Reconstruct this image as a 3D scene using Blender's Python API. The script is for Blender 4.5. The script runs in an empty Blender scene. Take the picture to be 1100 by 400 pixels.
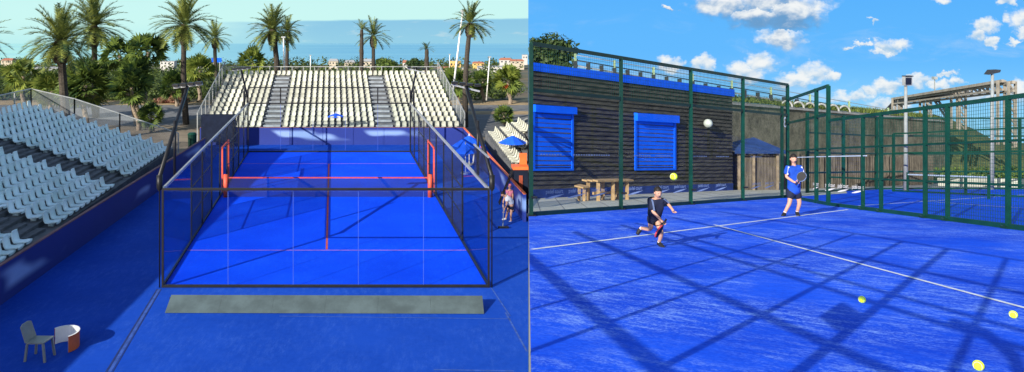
import bpy, math, random
from mathutils import Vector, Matrix, noise as mnoise
random.seed(7)
PI = math.pi
SC = bpy.context.scene
COL = SC.collection

# ------------------------------------------------------------------ camera numbers
FPX, CX, HY, ZC = 800.0, 450.0, 20.0, 8.26
EDGE = 0.1469                      # the straight line X = EDGE * Y where the two grounds meet


def P(x, y, Y):
    return Vector(((x - CX) * Y / FPX, Y, ZC - (y - HY) * Y / FPX))


def LG(x, y, z=0.0):               # lower ground (beach courts)
    Y = FPX * (ZC - z) / (y - HY)
    return Vector(((x - CX) * Y / FPX, Y, z))


SL = 155.0 / FPX                   # fall of the upper terrace away from the viewer


def rz(Y):
    return 6.76 - SL * Y


def RG(x, y, h=0.0):               # point on the upper terrace
    Y = FPX * (1.5 - h) / (y - 175.0)
    return Vector(((x - CX) * Y / FPX, Y, rz(Y) + h))


def RP(X, Y, h=0.0):
    return Vector((X, Y, rz(Y) + h))


def SK(u, Y, z=0.0):               # court-aligned coordinates of the lower ground
    return Vector((u - 0.116 * (Y - 22.86), Y, z))


# ------------------------------------------------------------------ materials
class NT:
    def __init__(s, tree):
        s.t = tree
        s.n = tree.nodes
        s.l = tree.links

    def new(s, typ, **kw):
        nd = s.n.new(typ)
        for k, v in kw.items():
            setattr(nd, k, v)
        return nd

    def put(s, sock, v):
        if isinstance(v, bpy.types.NodeSocket):
            s.l.new(v, sock)
        elif v is not None:
            sock.default_value = v

    def m(s, op, a, b=None, c=None, clamp=False):
        nd = s.new('ShaderNodeMath', operation=op, use_clamp=clamp)
        for i, v in enumerate((a, b, c)):
            if v is not None:
                s.put(nd.inputs[i], v)
        return nd.outputs[0]

    def mix(s, f, a, b):
        nd = s.new('ShaderNodeMix', data_type='RGBA')
        s.put(nd.inputs[0], f)
        s.put(nd.inputs[6], a)
        s.put(nd.inputs[7], b)
        return nd.outputs[2]

    def smooth(s, v, lo, hi, a=0.0, b=1.0):
        nd = s.new('ShaderNodeMapRange', interpolation_type='SMOOTHSTEP')
        s.put(nd.inputs[0], v)
        for i, q in enumerate((lo, hi, a, b)):
            nd.inputs[i + 1].default_value = q
        return nd.outputs[0]

    def noise(s, vec, scale, detail=3.0, rough=0.55, dist=0.0):
        nd = s.new('ShaderNodeTexNoise')
        if vec is not None:
            s.l.new(vec, nd.inputs['Vector'])
        nd.inputs['Scale'].default_value = scale
        nd.inputs['Detail'].default_value = detail
        nd.inputs['Roughness'].default_value = rough
        nd.inputs['Distortion'].default_value = dist
        return nd.outputs[0]

    def mapping(s, vec, scale=(1, 1, 1), rot=(0, 0, 0), loc=(0, 0, 0)):
        nd = s.new('ShaderNodeMapping')
        s.l.new(vec, nd.inputs[0])
        nd.inputs[1].default_value = loc
        nd.inputs[2].default_value = rot
        nd.inputs[3].default_value = scale
        return nd.outputs[0]


def c4(c, k=1.0):
    return (min(1, c[0] * k), min(1, c[1] * k), min(1, c[2] * k), 1)


def base_mat(name):
    m = bpy.data.materials.new(name)
    m.use_nodes = True
    t = NT(m.node_tree)
    b = t.n['Principled BSDF']
    return m, t, b


def mat(name, col, rough=0.7, var=0.18, scale=3.0, metal=0.0, bump=0.0, stretch=(1, 1, 1), spec=0.3, col2=None, world=False):
    m, t, b = base_mat(name)
    if world:
        vec = t.new('ShaderNodeNewGeometry').outputs['Position']
    else:
        vec = t.new('ShaderNodeTexCoord').outputs['Object']
    if stretch != (1, 1, 1):
        vec = t.mapping(vec, stretch)
    n = t.noise(vec, scale, 5.0, 0.6)
    f = t.smooth(n, 0.3, 0.7)
    t.put(b.inputs['Base Color'], t.mix(f, c4(col, 1 - var), c4(col2 or col, 1 + var)))
    b.inputs['Roughness'].default_value = rough
    b.inputs['Metallic'].default_value = metal
    b.inputs['Specular IOR Level'].default_value = spec
    if bump:
        bp = t.new('ShaderNodeBump')
        bp.inputs['Strength'].default_value = bump
        bp.inputs['Distance'].default_value = 0.02
        t.l.new(n, bp.inputs['Height'])
        t.l.new(bp.outputs[0], b.inputs['Normal'])
    return m


def leaf_mat(name, dark, light, scale=0.8):
    m, t, b = base_mat(name)
    g = t.new('ShaderNodeNewGeometry')
    n = t.noise(g.outputs['Position'], scale, 2.0)
    r = t.m('ADD', t.m('MULTIPLY', n, 0.9), t.m('MULTIPLY', g.outputs['Random Per Island'], 0.45))
    f = t.smooth(r, 0.35, 0.95)
    c = t.mix(f, c4(dark), c4(light))
    t.put(b.inputs['Base Color'], c)
    b.inputs['Roughness'].default_value = 0.55
    b.inputs['Specular IOR Level'].default_value = 0.25
    tr = t.new('ShaderNodeBsdfTranslucent')
    t.put(tr.inputs[0], c)
    mx = t.new('ShaderNodeMixShader')
    mx.inputs[0].default_value = 0.3
    t.l.new(b.outputs[0], mx.inputs[1])
    t.l.new(tr.outputs[0], mx.inputs[2])
    t.l.new(mx.outputs[0], t.n['Material Output'].inputs[0])
    return m


def glass_mat(name, tint=(0.96, 0.98, 0.985), gloss=1.0):
    m, t, b = base_mat(name)
    t.n.remove(b)
    tr = t.new('ShaderNodeBsdfTransparent')
    tr.inputs[0].default_value = c4(tint)
    gl = t.new('ShaderNodeBsdfGlossy')
    gl.inputs['Roughness'].default_value = 0.02
    fr = t.new('ShaderNodeFresnel')
    fr.inputs[0].default_value = 1.3
    f = t.m('MULTIPLY', fr.outputs[0], 0.35 * gloss)
    mx = t.new('ShaderNodeMixShader')
    t.put(mx.inputs[0], f)
    t.l.new(tr.outputs[0], mx.inputs[1])
    t.l.new(gl.outputs[0], mx.inputs[2])
    t.l.new(mx.outputs[0], t.n['Material Output'].inputs[0])
    return m


def net_mat(name, col, cover):
    """fine netting: threads far thinner than a pixel, so an even mix of thread and gap"""
    m, t, b = base_mat(name)
    b.inputs['Base Color'].default_value = c4(col)
    b.inputs['Roughness'].default_value = 0.6
    tr = t.new('ShaderNodeBsdfTransparent')
    g = t.new('ShaderNodeNewGeometry')
    n = t.noise(g.outputs['Position'], 1.3, 3.0)
    f = t.m('ADD', t.m('MULTIPLY', n, 0.25), cover - 0.125, clamp=True)
    mx = t.new('ShaderNodeMixShader')
    t.put(mx.inputs[0], f)
    t.l.new(tr.outputs[0], mx.inputs[1])
    t.l.new(b.outputs[0], mx.inputs[2])
    t.l.new(mx.outputs[0], t.n['Material Output'].inputs[0])
    return m


M = {}
M['joint'] = mat('pane_joint', (0.05, 0.10, 0.42), 0.5, 0.1)
M['black'] = mat('black_steel', (0.012, 0.012, 0.014), 0.45, 0.2)
M['red'] = mat('red_paint', (0.62, 0.09, 0.045), 0.5, 0.15)
M['tape'] = mat('net_tape', (0.45, 0.06, 0.05), 0.7, 0.15)
M['line_red'] = mat('red_line', (0.62, 0.10, 0.06), 0.8, 0.2)
M['line_pink'] = mat('pink_line', (0.55, 0.22, 0.42), 0.8, 0.2)
M['glass'] = glass_mat('clear_glass')
M['glass_clear'] = glass_mat('clean_glass', (0.975, 0.985, 0.985), 0.10)
M['glass_blue'] = glass_mat('tinted_glass', (0.80, 0.88, 0.95), 0.8)
M['dark_net'] = net_mat('dark_netting', (0.015, 0.017, 0.02), 0.5)
M['light_net'] = net_mat('thin_netting', (0.02, 0.02, 0.02), 0.22)
M['chain'] = net_mat('chain_link', (0.30, 0.33, 0.34), 0.34)
M['seat'] = mat('shade_tinted_seat_plastic', (0.78, 0.95, 0.90), 0.42, 0.14, 0.9, world=True)  # same seats as the cream ones; cyan of the shade put into the colour
M['seat_cream'] = mat('sunlit_seat_plastic', (0.47, 0.47, 0.385), 0.5, 0.22, 0.9, world=True)  # sunlit copy of the same seat plastic
M['concrete'] = mat('stand_concrete', (0.12, 0.125, 0.13), 0.9, 0.25, 2.0, bump=0.3)
M['tread'] = mat('stair_concrete', (0.27, 0.30, 0.33), 0.9, 0.2, 2.0)
M['pole_grey'] = mat('pole_grey', (0.24, 0.26, 0.26), 0.6, 0.15)
M['steel'] = mat('galvanised_steel', (0.42, 0.43, 0.42), 0.45, 0.15, metal=0.5)
M['globe'] = mat('globe_white', (0.42, 0.46, 0.42), 0.5, 0.22, 6.0)
M['white'] = mat('white_paint', (0.78, 0.78, 0.75), 0.5, 0.06)
M['grey_board'] = mat('grey_board', (0.070, 0.100, 0.108), 0.75, 0.22, 1.6)
M['dark_box'] = mat('dark_navy_panel', (0.012, 0.017, 0.034), 0.8, 0.2, spec=0.08)
M['orange'] = mat('orange_plastic', (0.78, 0.16, 0.04), 0.5, 0.12)
M['parasol'] = mat('blue_canvas', (0.008, 0.10, 0.75), 0.75, 0.25, 2.0)
M['blue_rail'] = mat('rust_red_rail', (0.20, 0.09, 0.09), 0.6, 0.2)
M['trunk'] = mat('palm_trunk', (0.055, 0.045, 0.035), 0.9, 0.4, 6.0, bump=0.6, stretch=(1, 1, 3))
M['trunk2'] = mat('fan_palm_trunk', (0.24, 0.19, 0.14), 0.9, 0.35, 6.0, bump=0.6, stretch=(1, 1, 3))
M['boss'] = mat('palm_boss', (0.045, 0.034, 0.025), 0.95, 0.45, 8.0, bump=0.8)
M['frond'] = leaf_mat('date_palm_leaf', (0.022, 0.058, 0.026), (0.25, 0.28, 0.06))
M['fan'] = leaf_mat('fan_palm_leaf', (0.012, 0.042, 0.018), (0.15, 0.21, 0.035))
M['fan_bright'] = leaf_mat('bright_fan_palm_leaf', (0.06, 0.11, 0.02), (0.24, 0.28, 0.05))
M['dead'] = mat('dead_frond', (0.40, 0.16, 0.06), 0.9, 0.3)
M['bush'] = leaf_mat('shrub_leaf', (0.012, 0.032, 0.014), (0.11, 0.15, 0.035), 0.25)
M['tree'] = leaf_mat('tree_leaf', (0.03, 0.065, 0.015), (0.14, 0.20, 0.04), 0.6)
M['tree_dark'] = leaf_mat('dark_tree_leaf', (0.012, 0.035, 0.012), (0.07, 0.11, 0.03), 0.8)
M['bark'] = mat('bark', (0.09, 0.07, 0.05), 0.95, 0.3, 5.0)
M['green'] = mat('green_steel', (0.004, 0.046, 0.030), 0.4, 0.18)
M['green_dark'] = mat('dark_green_steel', (0.006, 0.034, 0.022), 0.4, 0.2)
M['wire'] = mat('green_wire', (0.012, 0.055, 0.035), 0.5, 0.1)
M['fascia'] = mat('blue_fascia', (0.006, 0.11, 0.80), 0.6, 0.1, spec=0.08)
M['shutter'] = mat('blue_shutter', (0.006, 0.125, 0.92), 0.6, 0.08, 1.2, spec=0.08)
M['plank'] = mat('dark_board', (0.048, 0.045, 0.035), 0.8, 0.6, 1.6, bump=0.3, stretch=(1, 1, 9), world=True)
M['pine'] = mat('pale_timber', (0.34, 0.23, 0.11), 0.75, 0.25, 4.0)
M['oldpost'] = mat('weathered_post', (0.22, 0.175, 0.12), 0.85, 0.3, 3.0)
M['oldwood'] = mat('weathered_plank', (0.105, 0.09, 0.07), 0.85, 0.4, 2.5, stretch=(2, 2, 0.5), world=True)
M['navy_roof'] = mat('navy_roof', (0.016, 0.040, 0.13), 0.6, 0.25)
M['bluestrip'] = mat('blue_plinth', (0.012, 0.035, 0.18), 0.6, 0.25)
M['pale_steel'] = mat('pale_pipe_steel', (0.25, 0.225, 0.185), 0.6, 0.25, 2.0)
M['dark_steel'] = mat('dark_rail', (0.03, 0.035, 0.04), 0.6, 0.2)
M['lime_post'] = mat('lime_post', (0.26, 0.36, 0.20), 0.6, 0.2)
M['arch'] = mat('pale_arch', (0.34, 0.35, 0.34), 0.7, 0.2)
M['line_white'] = mat('white_line', (0.72, 0.76, 0.80), 0.8, 0.12, 6.0)
M['ballmat'] = mat('ball_felt', (0.72, 0.92, 0.04), 0.9, 0.1, 30.0)
M['skin'] = mat('skin', (0.52, 0.29, 0.20), 0.5, 0.1)
M['hair'] = mat('dark_hair', (0.014, 0.010, 0.008), 0.6, 0.2)
M['navy_cloth'] = mat('navy_cloth', (0.010, 0.014, 0.035), 0.85, 0.25, 9.0)
M['royal_cloth'] = mat('royal_blue_cloth', (0.010, 0.065, 0.42), 0.85, 0.2, 7.0)
M['white_cloth'] = mat('white_cloth', (0.74, 0.75, 0.78), 0.9, 0.08, 7.0)
M['grey_cloth'] = mat('blue_grey_cloth', (0.12, 0.17, 0.30), 0.9, 0.2, 7.0)
M['pink_cloth'] = mat('pink_cloth', (0.62, 0.20, 0.27), 0.9, 0.15, 7.0)
M['shoe'] = mat('black_shoe', (0.015, 0.015, 0.018), 0.6, 0.2)
M['racket_red'] = mat('racket_red', (0.45, 0.05, 0.06), 0.4, 0.1)
M['chair_wh'] = mat('chair_plastic', (0.27, 0.28, 0.25), 0.4, 0.08)


def deck_mat(name, lo, hi, scale, wear=0.0, wearcol=(0.3, 0.4, 0.8), rough=0.75, streak=None):
    m, t, b = base_mat(name)
    v = t.new('ShaderNodeNewGeometry').outputs['Position']
    n1 = t.noise(v, 0.35, 5.0, 0.6)
    n2 = t.noise(v, scale, 4.0, 0.7)
    f = t.m('ADD', t.m('MULTIPLY', n1, 0.65), t.m('MULTIPLY', n2, 0.35))
    c = t.mix(t.smooth(f, 0.32, 0.68), c4(lo), c4(hi))
    if wear:
        w = t.mapping(v, (1.0, 1.0, 0.0), (0, 0, math.radians(streak or 0)))
        w = t.mapping(w, (1.0, 0.28, 1.0))
        n3 = t.noise(w, 7.0, 6.0, 0.75)
        n4 = t.noise(v, 0.6, 3.0, 0.6)
        n5 = t.noise(v, 32.0, 3.0, 0.75)
        k = t.m('MULTIPLY', t.smooth(t.m('ADD', t.m('MULTIPLY', n3, 0.6), t.m('MULTIPLY', n5, 0.4)), 0.45, 0.66), t.smooth(n4, 0.30, 0.62))
        c = t.mix(t.m('MULTIPLY', k, wear, clamp=True), c, c4(wearcol))
    t.put(b.inputs['Base Color'], c)
    b.inputs['Roughness'].default_value = rough
    b.inputs['Specular IOR Level'].default_value = 0.05
    bp = t.new('ShaderNodeBump')
    bp.inputs['Strength'].default_value = 0.15
    bp.inputs['Distance'].default_value = 0.01
    t.l.new(n2, bp.inputs['Height'])
    t.l.new(bp.outputs[0], b.inputs['Normal'])
    return m


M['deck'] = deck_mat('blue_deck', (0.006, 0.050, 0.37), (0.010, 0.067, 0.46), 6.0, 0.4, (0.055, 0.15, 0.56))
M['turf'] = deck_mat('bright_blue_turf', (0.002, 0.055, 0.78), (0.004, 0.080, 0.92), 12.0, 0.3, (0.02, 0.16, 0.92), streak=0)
M['turf_right'] = deck_mat('sanded_blue_turf', (0.004, 0.052, 0.62), (0.014, 0.115, 0.92), 16.0, 1.1, (0.24, 0.40, 0.92), streak=-42)
M['turf_far'] = deck_mat('neighbour_blue_turf', (0.003, 0.060, 0.62), (0.005, 0.085, 0.75), 8.0)
M['asphalt'] = mat('asphalt', (0.15, 0.155, 0.16), 0.9, 0.15, 1.0, world=True)
M['verge'] = mat('dry_verge', (0.33, 0.24, 0.13), 0.95, 0.25, 0.8, world=True)
M['sand'] = mat('dusty_ground', (0.22, 0.18, 0.13), 0.95, 0.25, 0.5, world=True)
M['paving'] = mat('pale_paving', (0.40, 0.41, 0.36), 0.85, 0.15, 1.5, world=True)
M['grass'] = mat('grass_bank', (0.07, 0.085, 0.03), 0.95, 0.45, 1.8, world=True, bump=0.5)
M['slab'] = mat('terrace_wall', (0.30, 0.30, 0.29), 0.9, 0.2, 1.0, world=True)


def stonewall_mat():
    m, t, b = base_mat('stained_retaining_stone')
    v = t.new('ShaderNodeNewGeometry').outputs['Position']
    n1 = t.noise(v, 0.9, 6.0, 0.7)
    n2 = t.noise(t.mapping(v, (1, 1, 0.45)), 0.8, 5.0, 0.6)
    n3 = t.noise(v, 5.0, 4.0, 0.7)
    f = t.m('ADD', t.m('MULTIPLY', n1, 0.4), t.m('ADD', t.m('MULTIPLY', n2, 0.3), t.m('MULTIPLY', n3, 0.3)))
    c = t.mix(t.smooth(f, 0.36, 0.64), c4((0.044, 0.046, 0.032)), c4((0.20, 0.19, 0.135)))
    t.put(b.inputs['Base Color'], c)
    b.inputs['Roughness'].default_value = 0.95
    bp = t.new('ShaderNodeBump')
    bp.inputs['Strength'].default_value = 0.7
    bp.inputs['Distance'].default_value = 0.08
    t.l.new(f, bp.inputs['Height'])
    t.l.new(bp.outputs[0], b.inputs['Normal'])
    return m


M['stone'] = stonewall_mat()


def adwall_mat():
    """navy banner cloth with soft, unreadable pale prints"""
    m, t, b = base_mat('navy_banner')
    v = t.new('ShaderNodeNewGeometry').outputs['Position']
    n = t.noise(t.mapping(v, (0.36, 0.36, 1.1)), 1.0, 1.0, 0.4)
    n2 = t.noise(v, 0.5, 2.0)
    sep = t.new('ShaderNodeSeparateXYZ')
    t.l.new(v, sep.inputs[0])
    band = t.m('MULTIPLY', t.smooth(sep.outputs[2], 0.2, 0.5), t.smooth(sep.outputs[2], 1.05, 0.8))
    k = t.m('MULTIPLY', t.smooth(n, 0.53, 0.68), band)
    c = t.mix(n2, c4((0.008, 0.02, 0.17)), c4((0.012, 0.035, 0.26)))
    c = t.mix(t.m('MULTIPLY', k, 0.85), c, c4((0.30, 0.42, 0.72)))
    t.put(b.inputs['Base Color'], c)
    b.inputs['Roughness'].default_value = 0.7
    return m


M['adwall'] = adwall_mat()


def sea_mat():
    m, t, b = base_mat('sea_water')
    v = t.new('ShaderNodeNewGeometry').outputs['Position']
    sep = t.new('ShaderNodeSeparateXYZ')
    t.l.new(v, sep.inputs[0])
    n = t.noise(t.mapping(v, (0.0015, 0.009, 1)), 1.0, 4.0, 0.55)
    ax = t.m('DIVIDE', sep.outputs[0], sep.outputs[1])
    f = t.smooth(ax, -0.56, -0.05)
    c = t.mix(f, c4((0.37, 0.68, 0.60)), c4((0.13, 0.37, 0.53)))
    c = t.mix(t.m('MULTIPLY', t.smooth(n, 0.42, 0.62), 0.4), c, c4((0.26, 0.54, 0.62)))
    t.put(b.inputs['Base Color'], c)
    b.inputs['Roughness'].default_value = 0.6
    b.inputs['Specular IOR Level'].default_value = 0.2
    return m


M['sea'] = sea_mat()


def hill_mat():
    m, t, b = base_mat('coastal_scrub')
    v = t.new('ShaderNodeNewGeometry').outputs['Position']
    n = t.noise(v, 0.03, 5.0, 0.6)
    n2 = t.noise(v, 0.5, 4.0, 0.7)
    c = t.mix(t.smooth(n, 0.4, 0.6), c4((0.05, 0.065, 0.035)), c4((0.20, 0.125, 0.07)))
    c = t.mix(t.m('MULTIPLY', n2, 0.7), c, c4((0.045, 0.065, 0.03)))
    t.put(b.inputs['Base Color'], c)
    b.inputs['Roughness'].default_value = 0.95
    return m


M['hill'] = hill_mat()


# ------------------------------------------------------------------ mesh builder
class MB:
    def __init__(s):
        s.v = []
        s.f = []

    def add(s, vs, fs):
        o = len(s.v)
        s.v += [Vector(p) for p in vs]
        s.f += [tuple(i + o for i in f) for f in fs]
        return s

    def quad(s, a, b, c, d):
        return s.add([a, b, c, d], [(0, 1, 2, 3)])

    def tri(s, a, b, c):
        return s.add([a, b, c], [(0, 1, 2)])

    def box(s, c, sx, sy, sz, rot=0.0):
        """c = centre of the base"""
        c = Vector(c)
        ca, sa = math.cos(rot), math.sin(rot)
        vs = []
        for z in (0, sz):
            for x, y in ((-1, -1), (1, -1), (1, 1), (-1, 1)):
                px, py = x * sx / 2, y * sy / 2
                vs.append(c + Vector((px * ca - py * sa, px * sa + py * ca, z)))
        return s.add(vs, [(3, 2, 1, 0), (4, 5, 6, 7), (0, 1, 5, 4), (1, 2, 6, 5), (2, 3, 7, 6), (3, 0, 4, 7)])

    def beam(s, a, b, w, h=None, up=Vector((0, 0, 1))):
        a, b = Vector(a), Vector(b)
        h = h or w
        d = (b - a).normalized()
        if abs(d.dot(up)) > 0.95:
            up = Vector((0, 1, 0)) if abs(d.y) < 0.9 else Vector((1, 0, 0))
        x = d.cross(up).normalized()
        y = x.cross(d).normalized()
        vs = []
        for p in (a, b):
            for i, j in ((-1, -1), (1, -1), (1, 1), (-1, 1)):
                vs.append(p + x * (i * w / 2) + y * (j * h / 2))
        return s.add(vs, [(3, 2, 1, 0), (4, 5, 6, 7), (0, 1, 5, 4), (1, 2, 6, 5), (2, 3, 7, 6), (3, 0, 4, 7)])

    def tube(s, pts, rad, n=10, caps=True):
        pts = [Vector(p) for p in pts]
        if not isinstance(rad, (list, tuple)):
            rad = [rad] * len(pts)
        o = len(s.v)
        for i, p in enumerate(pts):
            d = (pts[min(i + 1, len(pts) - 1)] - pts[max(i - 1, 0)]).normalized()
            up = Vector((0, 0, 1)) if abs(d.z) < 0.9 else Vector((1, 0, 0))
            x = d.cross(up).normalized()
            y = x.cross(d)
            for k in range(n):
                a = 2 * PI * k / n
                s.v.append(p + (x * math.cos(a) + y * math.sin(a)) * rad[i])
        for i in range(len(pts) - 1):
            for k in range(n):
                k2 = (k + 1) % n
                s.f.append((o + i * n + k, o + i * n + k2, o + (i + 1) * n + k2, o + (i + 1) * n + k))
        if caps:
            s.f.append(tuple(o + k for k in reversed(range(n))))
            e = o + (len(pts) - 1) * n
            s.f.append(tuple(e + k for k in range(n)))
        return s

    def prism(s, poly, vec):
        poly = [Vector(p) for p in poly]
        vec = Vector(vec)
        n = len(poly)
        vs = poly + [p + vec for p in poly]
        fs = [tuple(reversed(range(n))), tuple(range(n, 2 * n))]
        for i in range(n):
            j = (i + 1) % n
            fs.append((i, j, n + j, n + i))
        return s.add(vs, fs)

    def ball(s, c, r, nu=14, nv=9, sq=(1, 1, 1)):
        c = Vector(c)
        o = len(s.v)
        s.v.append(c + Vector((0, 0, r * sq[2])))
        for i in range(1, nv):
            t = PI * i / nv
            for k in range(nu):
                a = 2 * PI * k / nu
                s.v.append(c + Vector((r * sq[0] * math.sin(t) * math.cos(a), r * sq[1] * math.sin(t) * math.sin(a), r * sq[2] * math.cos(t))))
        s.v.append(c + Vector((0, 0, -r * sq[2])))
        for k in range(nu):
            s.f.append((o, o + 1 + k, o + 1 + (k + 1) % nu))
        for i in range(nv - 2):
            for k in range(nu):
                a = o + 1 + i * nu
                s.f.append((a + k, a + nu + k, a + nu + (k + 1) % nu, a + (k + 1) % nu))
        e = len(s.v) - 1
        a = o + 1 + (nv - 2) * nu
        for k in range(nu):
            s.f.append((a + k, e, a + (k + 1) % nu))
        return s

    def leaves(s, c, r, n, size, sq=(1, 1, 0.8), keep=None):
        c = Vector(c)
        for _ in range(n):
            d = Vector((random.gauss(0, 1), random.gauss(0, 1), random.gauss(0, 1))).normalized()
            q = d * (r * random.uniform(0.45, 1.0) ** 0.6)
            p = c + Vector((q.x * sq[0], q.y * sq[1], q.z * sq[2]))
            if keep and not keep(p):
                continue
            a = Vector((random.gauss(0, 1), random.gauss(0, 1), random.gauss(0, 0.7))).normalized()
            b = a.cross(d + Vector((0, 0, 0.3))).normalized()
            k = size * random.uniform(0.6, 1.3)
            s.add([p - a * k, p + b * k * 0.55, p + a * k, p - b * k * 0.55], [(0, 1, 2, 3)])
        return s

    def build(s, name, m, parent=None, origin=None, smooth=False):
        base = Vector(origin) if origin is not None else Vector((0, 0, 0))
        if parent is not None:
            base = abs_loc(parent)
        me = bpy.data.meshes.new(name)
        me.from_pydata([tuple(p - base) for p in s.v], [], s.f)
        me.update()
        if smooth:
            me.polygons.foreach_set('use_smooth', [True] * len(me.polygons))
        for q in (m if isinstance(m, list) else [m]):
            me.materials.append(q)
        o = bpy.data.objects.new(name, me)
        COL.objects.link(o)
        if parent is not None:
            o.parent = parent
        else:
            o.location = base
        return o


def abs_loc(o):
    v = Vector(o.location)
    while o.parent is not None:
        o = o.parent
        v += Vector(o.location)
    return v


def tag(o, label, cat, group=None):
    o['label'] = label
    o['category'] = cat
    if group:
        o['group'] = group
    return o


def struct(o, kind='structure'):
    o['kind'] = kind
    return o


def thing(name, label, cat, loc, group=None):
    o = bpy.data.objects.new(name, None)
    o.empty_display_size = 0.3
    COL.objects.link(o)
    o.location = Vector(loc)
    return tag(o, label, cat, group)


def copy_tree(o, parent=None):
    c = o.copy()
    COL.objects.link(c)
    c.parent = parent
    for ch in list(o.children):
        copy_tree(ch, c)
    return c


# ================================================================== LOWER PLACE (beach court)
def bx(Y):
    return EDGE * Y


def sheet(name, pts, m, z=0.0, kind='structure'):
    b = MB()
    b.add([Vector((p[0], p[1], z if len(p) < 3 else p[2])) for p in pts], [tuple(range(len(pts)))])
    return struct(b.build(name, m), kind)


# ground slab with a skirt where it meets the terrace
gp = [(-60, 5, 0), (bx(5), 5, 0), (bx(75), 75, 0), (-60, 75, 0)]
b = MB()
b.prism([Vector((p[0], p[1], -9)) for p in gp], (0, 0, 9))
struct(b.build('ground', M['sand']))
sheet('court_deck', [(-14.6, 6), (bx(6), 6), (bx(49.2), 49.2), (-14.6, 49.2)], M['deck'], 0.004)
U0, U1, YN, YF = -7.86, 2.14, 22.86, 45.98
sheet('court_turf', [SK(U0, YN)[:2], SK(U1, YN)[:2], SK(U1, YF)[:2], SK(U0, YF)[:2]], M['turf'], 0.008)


def strip(a, c, w, name, m, z):
    a, c = Vector(a), Vector(c)
    d = (c - a).normalized()
    n = Vector((-d.y, d.x, 0)) * w / 2
    sheet(name, [(a - n)[:2], (c - n)[:2], (c + n)[:2], (a + n)[:2]], m, z)


UM = (U0 + U1) / 2
strip(SK(UM, 26.6), SK(UM, 42.2), 0.07, 'centre_line', M['line_red'], 0.012)
strip(SK(U0, 26.5), SK(U1, 26.5), 0.045, 'service_line', M['line_pink'], 0.016)
strip(SK(U0, 42.3), SK(U1, 42.3), 0.045, 'service_line', M['line_pink'], 0.016)
M['seam'] = mat('deck_seam', (0.012, 0.03, 0.14), 0.8, 0.2)
M['seam_pale'] = mat('pale_deck_seam', (0.035, 0.09, 0.36), 0.8, 0.3, 5.0)
strip(LG(169, 311), LG(114, 400), 0.05, 'deck_seam', M['seam'], 0.008)
strip(LG(173, 311), LG(121, 400), 0.03, 'deck_seam', M['seam'], 0.008)
strip(LG(171, 311), LG(117.5, 400), 0.08, 'deck_seam', M['seam_pale'], 0.0075)
strip(LG(543, 336), LG(566, 378), 0.05, 'deck_seam', M['seam_pale'], 0.008)
strip(LG(300, 340), LG(549, 343), 0.035, 'deck_seam', M['seam_pale'], 0.008)
strip(LG(466, 397.5), LG(552, 399), 0.05, 'deck_seam', M['seam_pale'], 0.008)
strip(LG(528, 310), LG(548, 340), 0.04, 'deck_seam', M['seam_pale'], 0.0085)
sheet('road', [(-60, 57.5), (-18.5, 57.5), (-18.5, 62.7), (bx(62.7), 62.7), (bx(71), 71), (-60, 71)], M['asphalt'], 0.004)
sheet('verge', [(-60, 71), (bx(71), 71), (bx(75), 75), (-60, 75)], M['verge'], 0.006)
sheet('road_island', [(2.2, 64), (bx(64), 64), (bx(66.3), 66.3), (2.2, 66.3)], M['verge'], 0.008)
sheet('road_near', [(2.0, 52), (bx(52), 52), (bx(62.6), 62.6), (2.0, 62.6)], M['asphalt'], 0.004)

# coastal slope, sea
HT = [(70, 0), (78, -0.1), (100, -1.7), (150, -5.6), (200, -8.7), (300, -14.2), (400, -19.2), (600, -30), (836, -43.6), (1000, -52)]


def ht(Y):
    for (a, za), (c, zc) in zip(HT, HT[1:]):
        if Y <= c:
            return za + (zc - za) * max(0, (Y - a) / (c - a))
    return HT[-1][1]


b = MB()
ys = [75 * (1000 / 75) ** (i / 60) for i in range(61)]
NXH = 60
for Y in ys:
    for k in range(NXH + 1):
        X = -0.85 * Y + (bx(Y) + 0.85 * Y) * k / NXH
        bump = (mnoise.noise(Vector((X * 0.03, Y * 0.03, 0))) * min(1, (Y - 75) / 60)) * 2.2 * (1 if k < NXH else 1)
        b.v.append(Vector((X, Y, ht(Y) + bump - 0.1)))
for i in range(60):
    for k in range(NXH):
        a = i * (NXH + 1) + k
        b.f.append((a, a + 1, a + NXH + 2, a + NXH + 1))
struct(b.build('hillside', M['hill'], smooth=True))
sheet('sea', [(-0.9 * 700, 700), (bx(700), 700), (bx(1548), 1548), (-0.9 * 1548, 1548)], M['sea'], -44)

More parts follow.
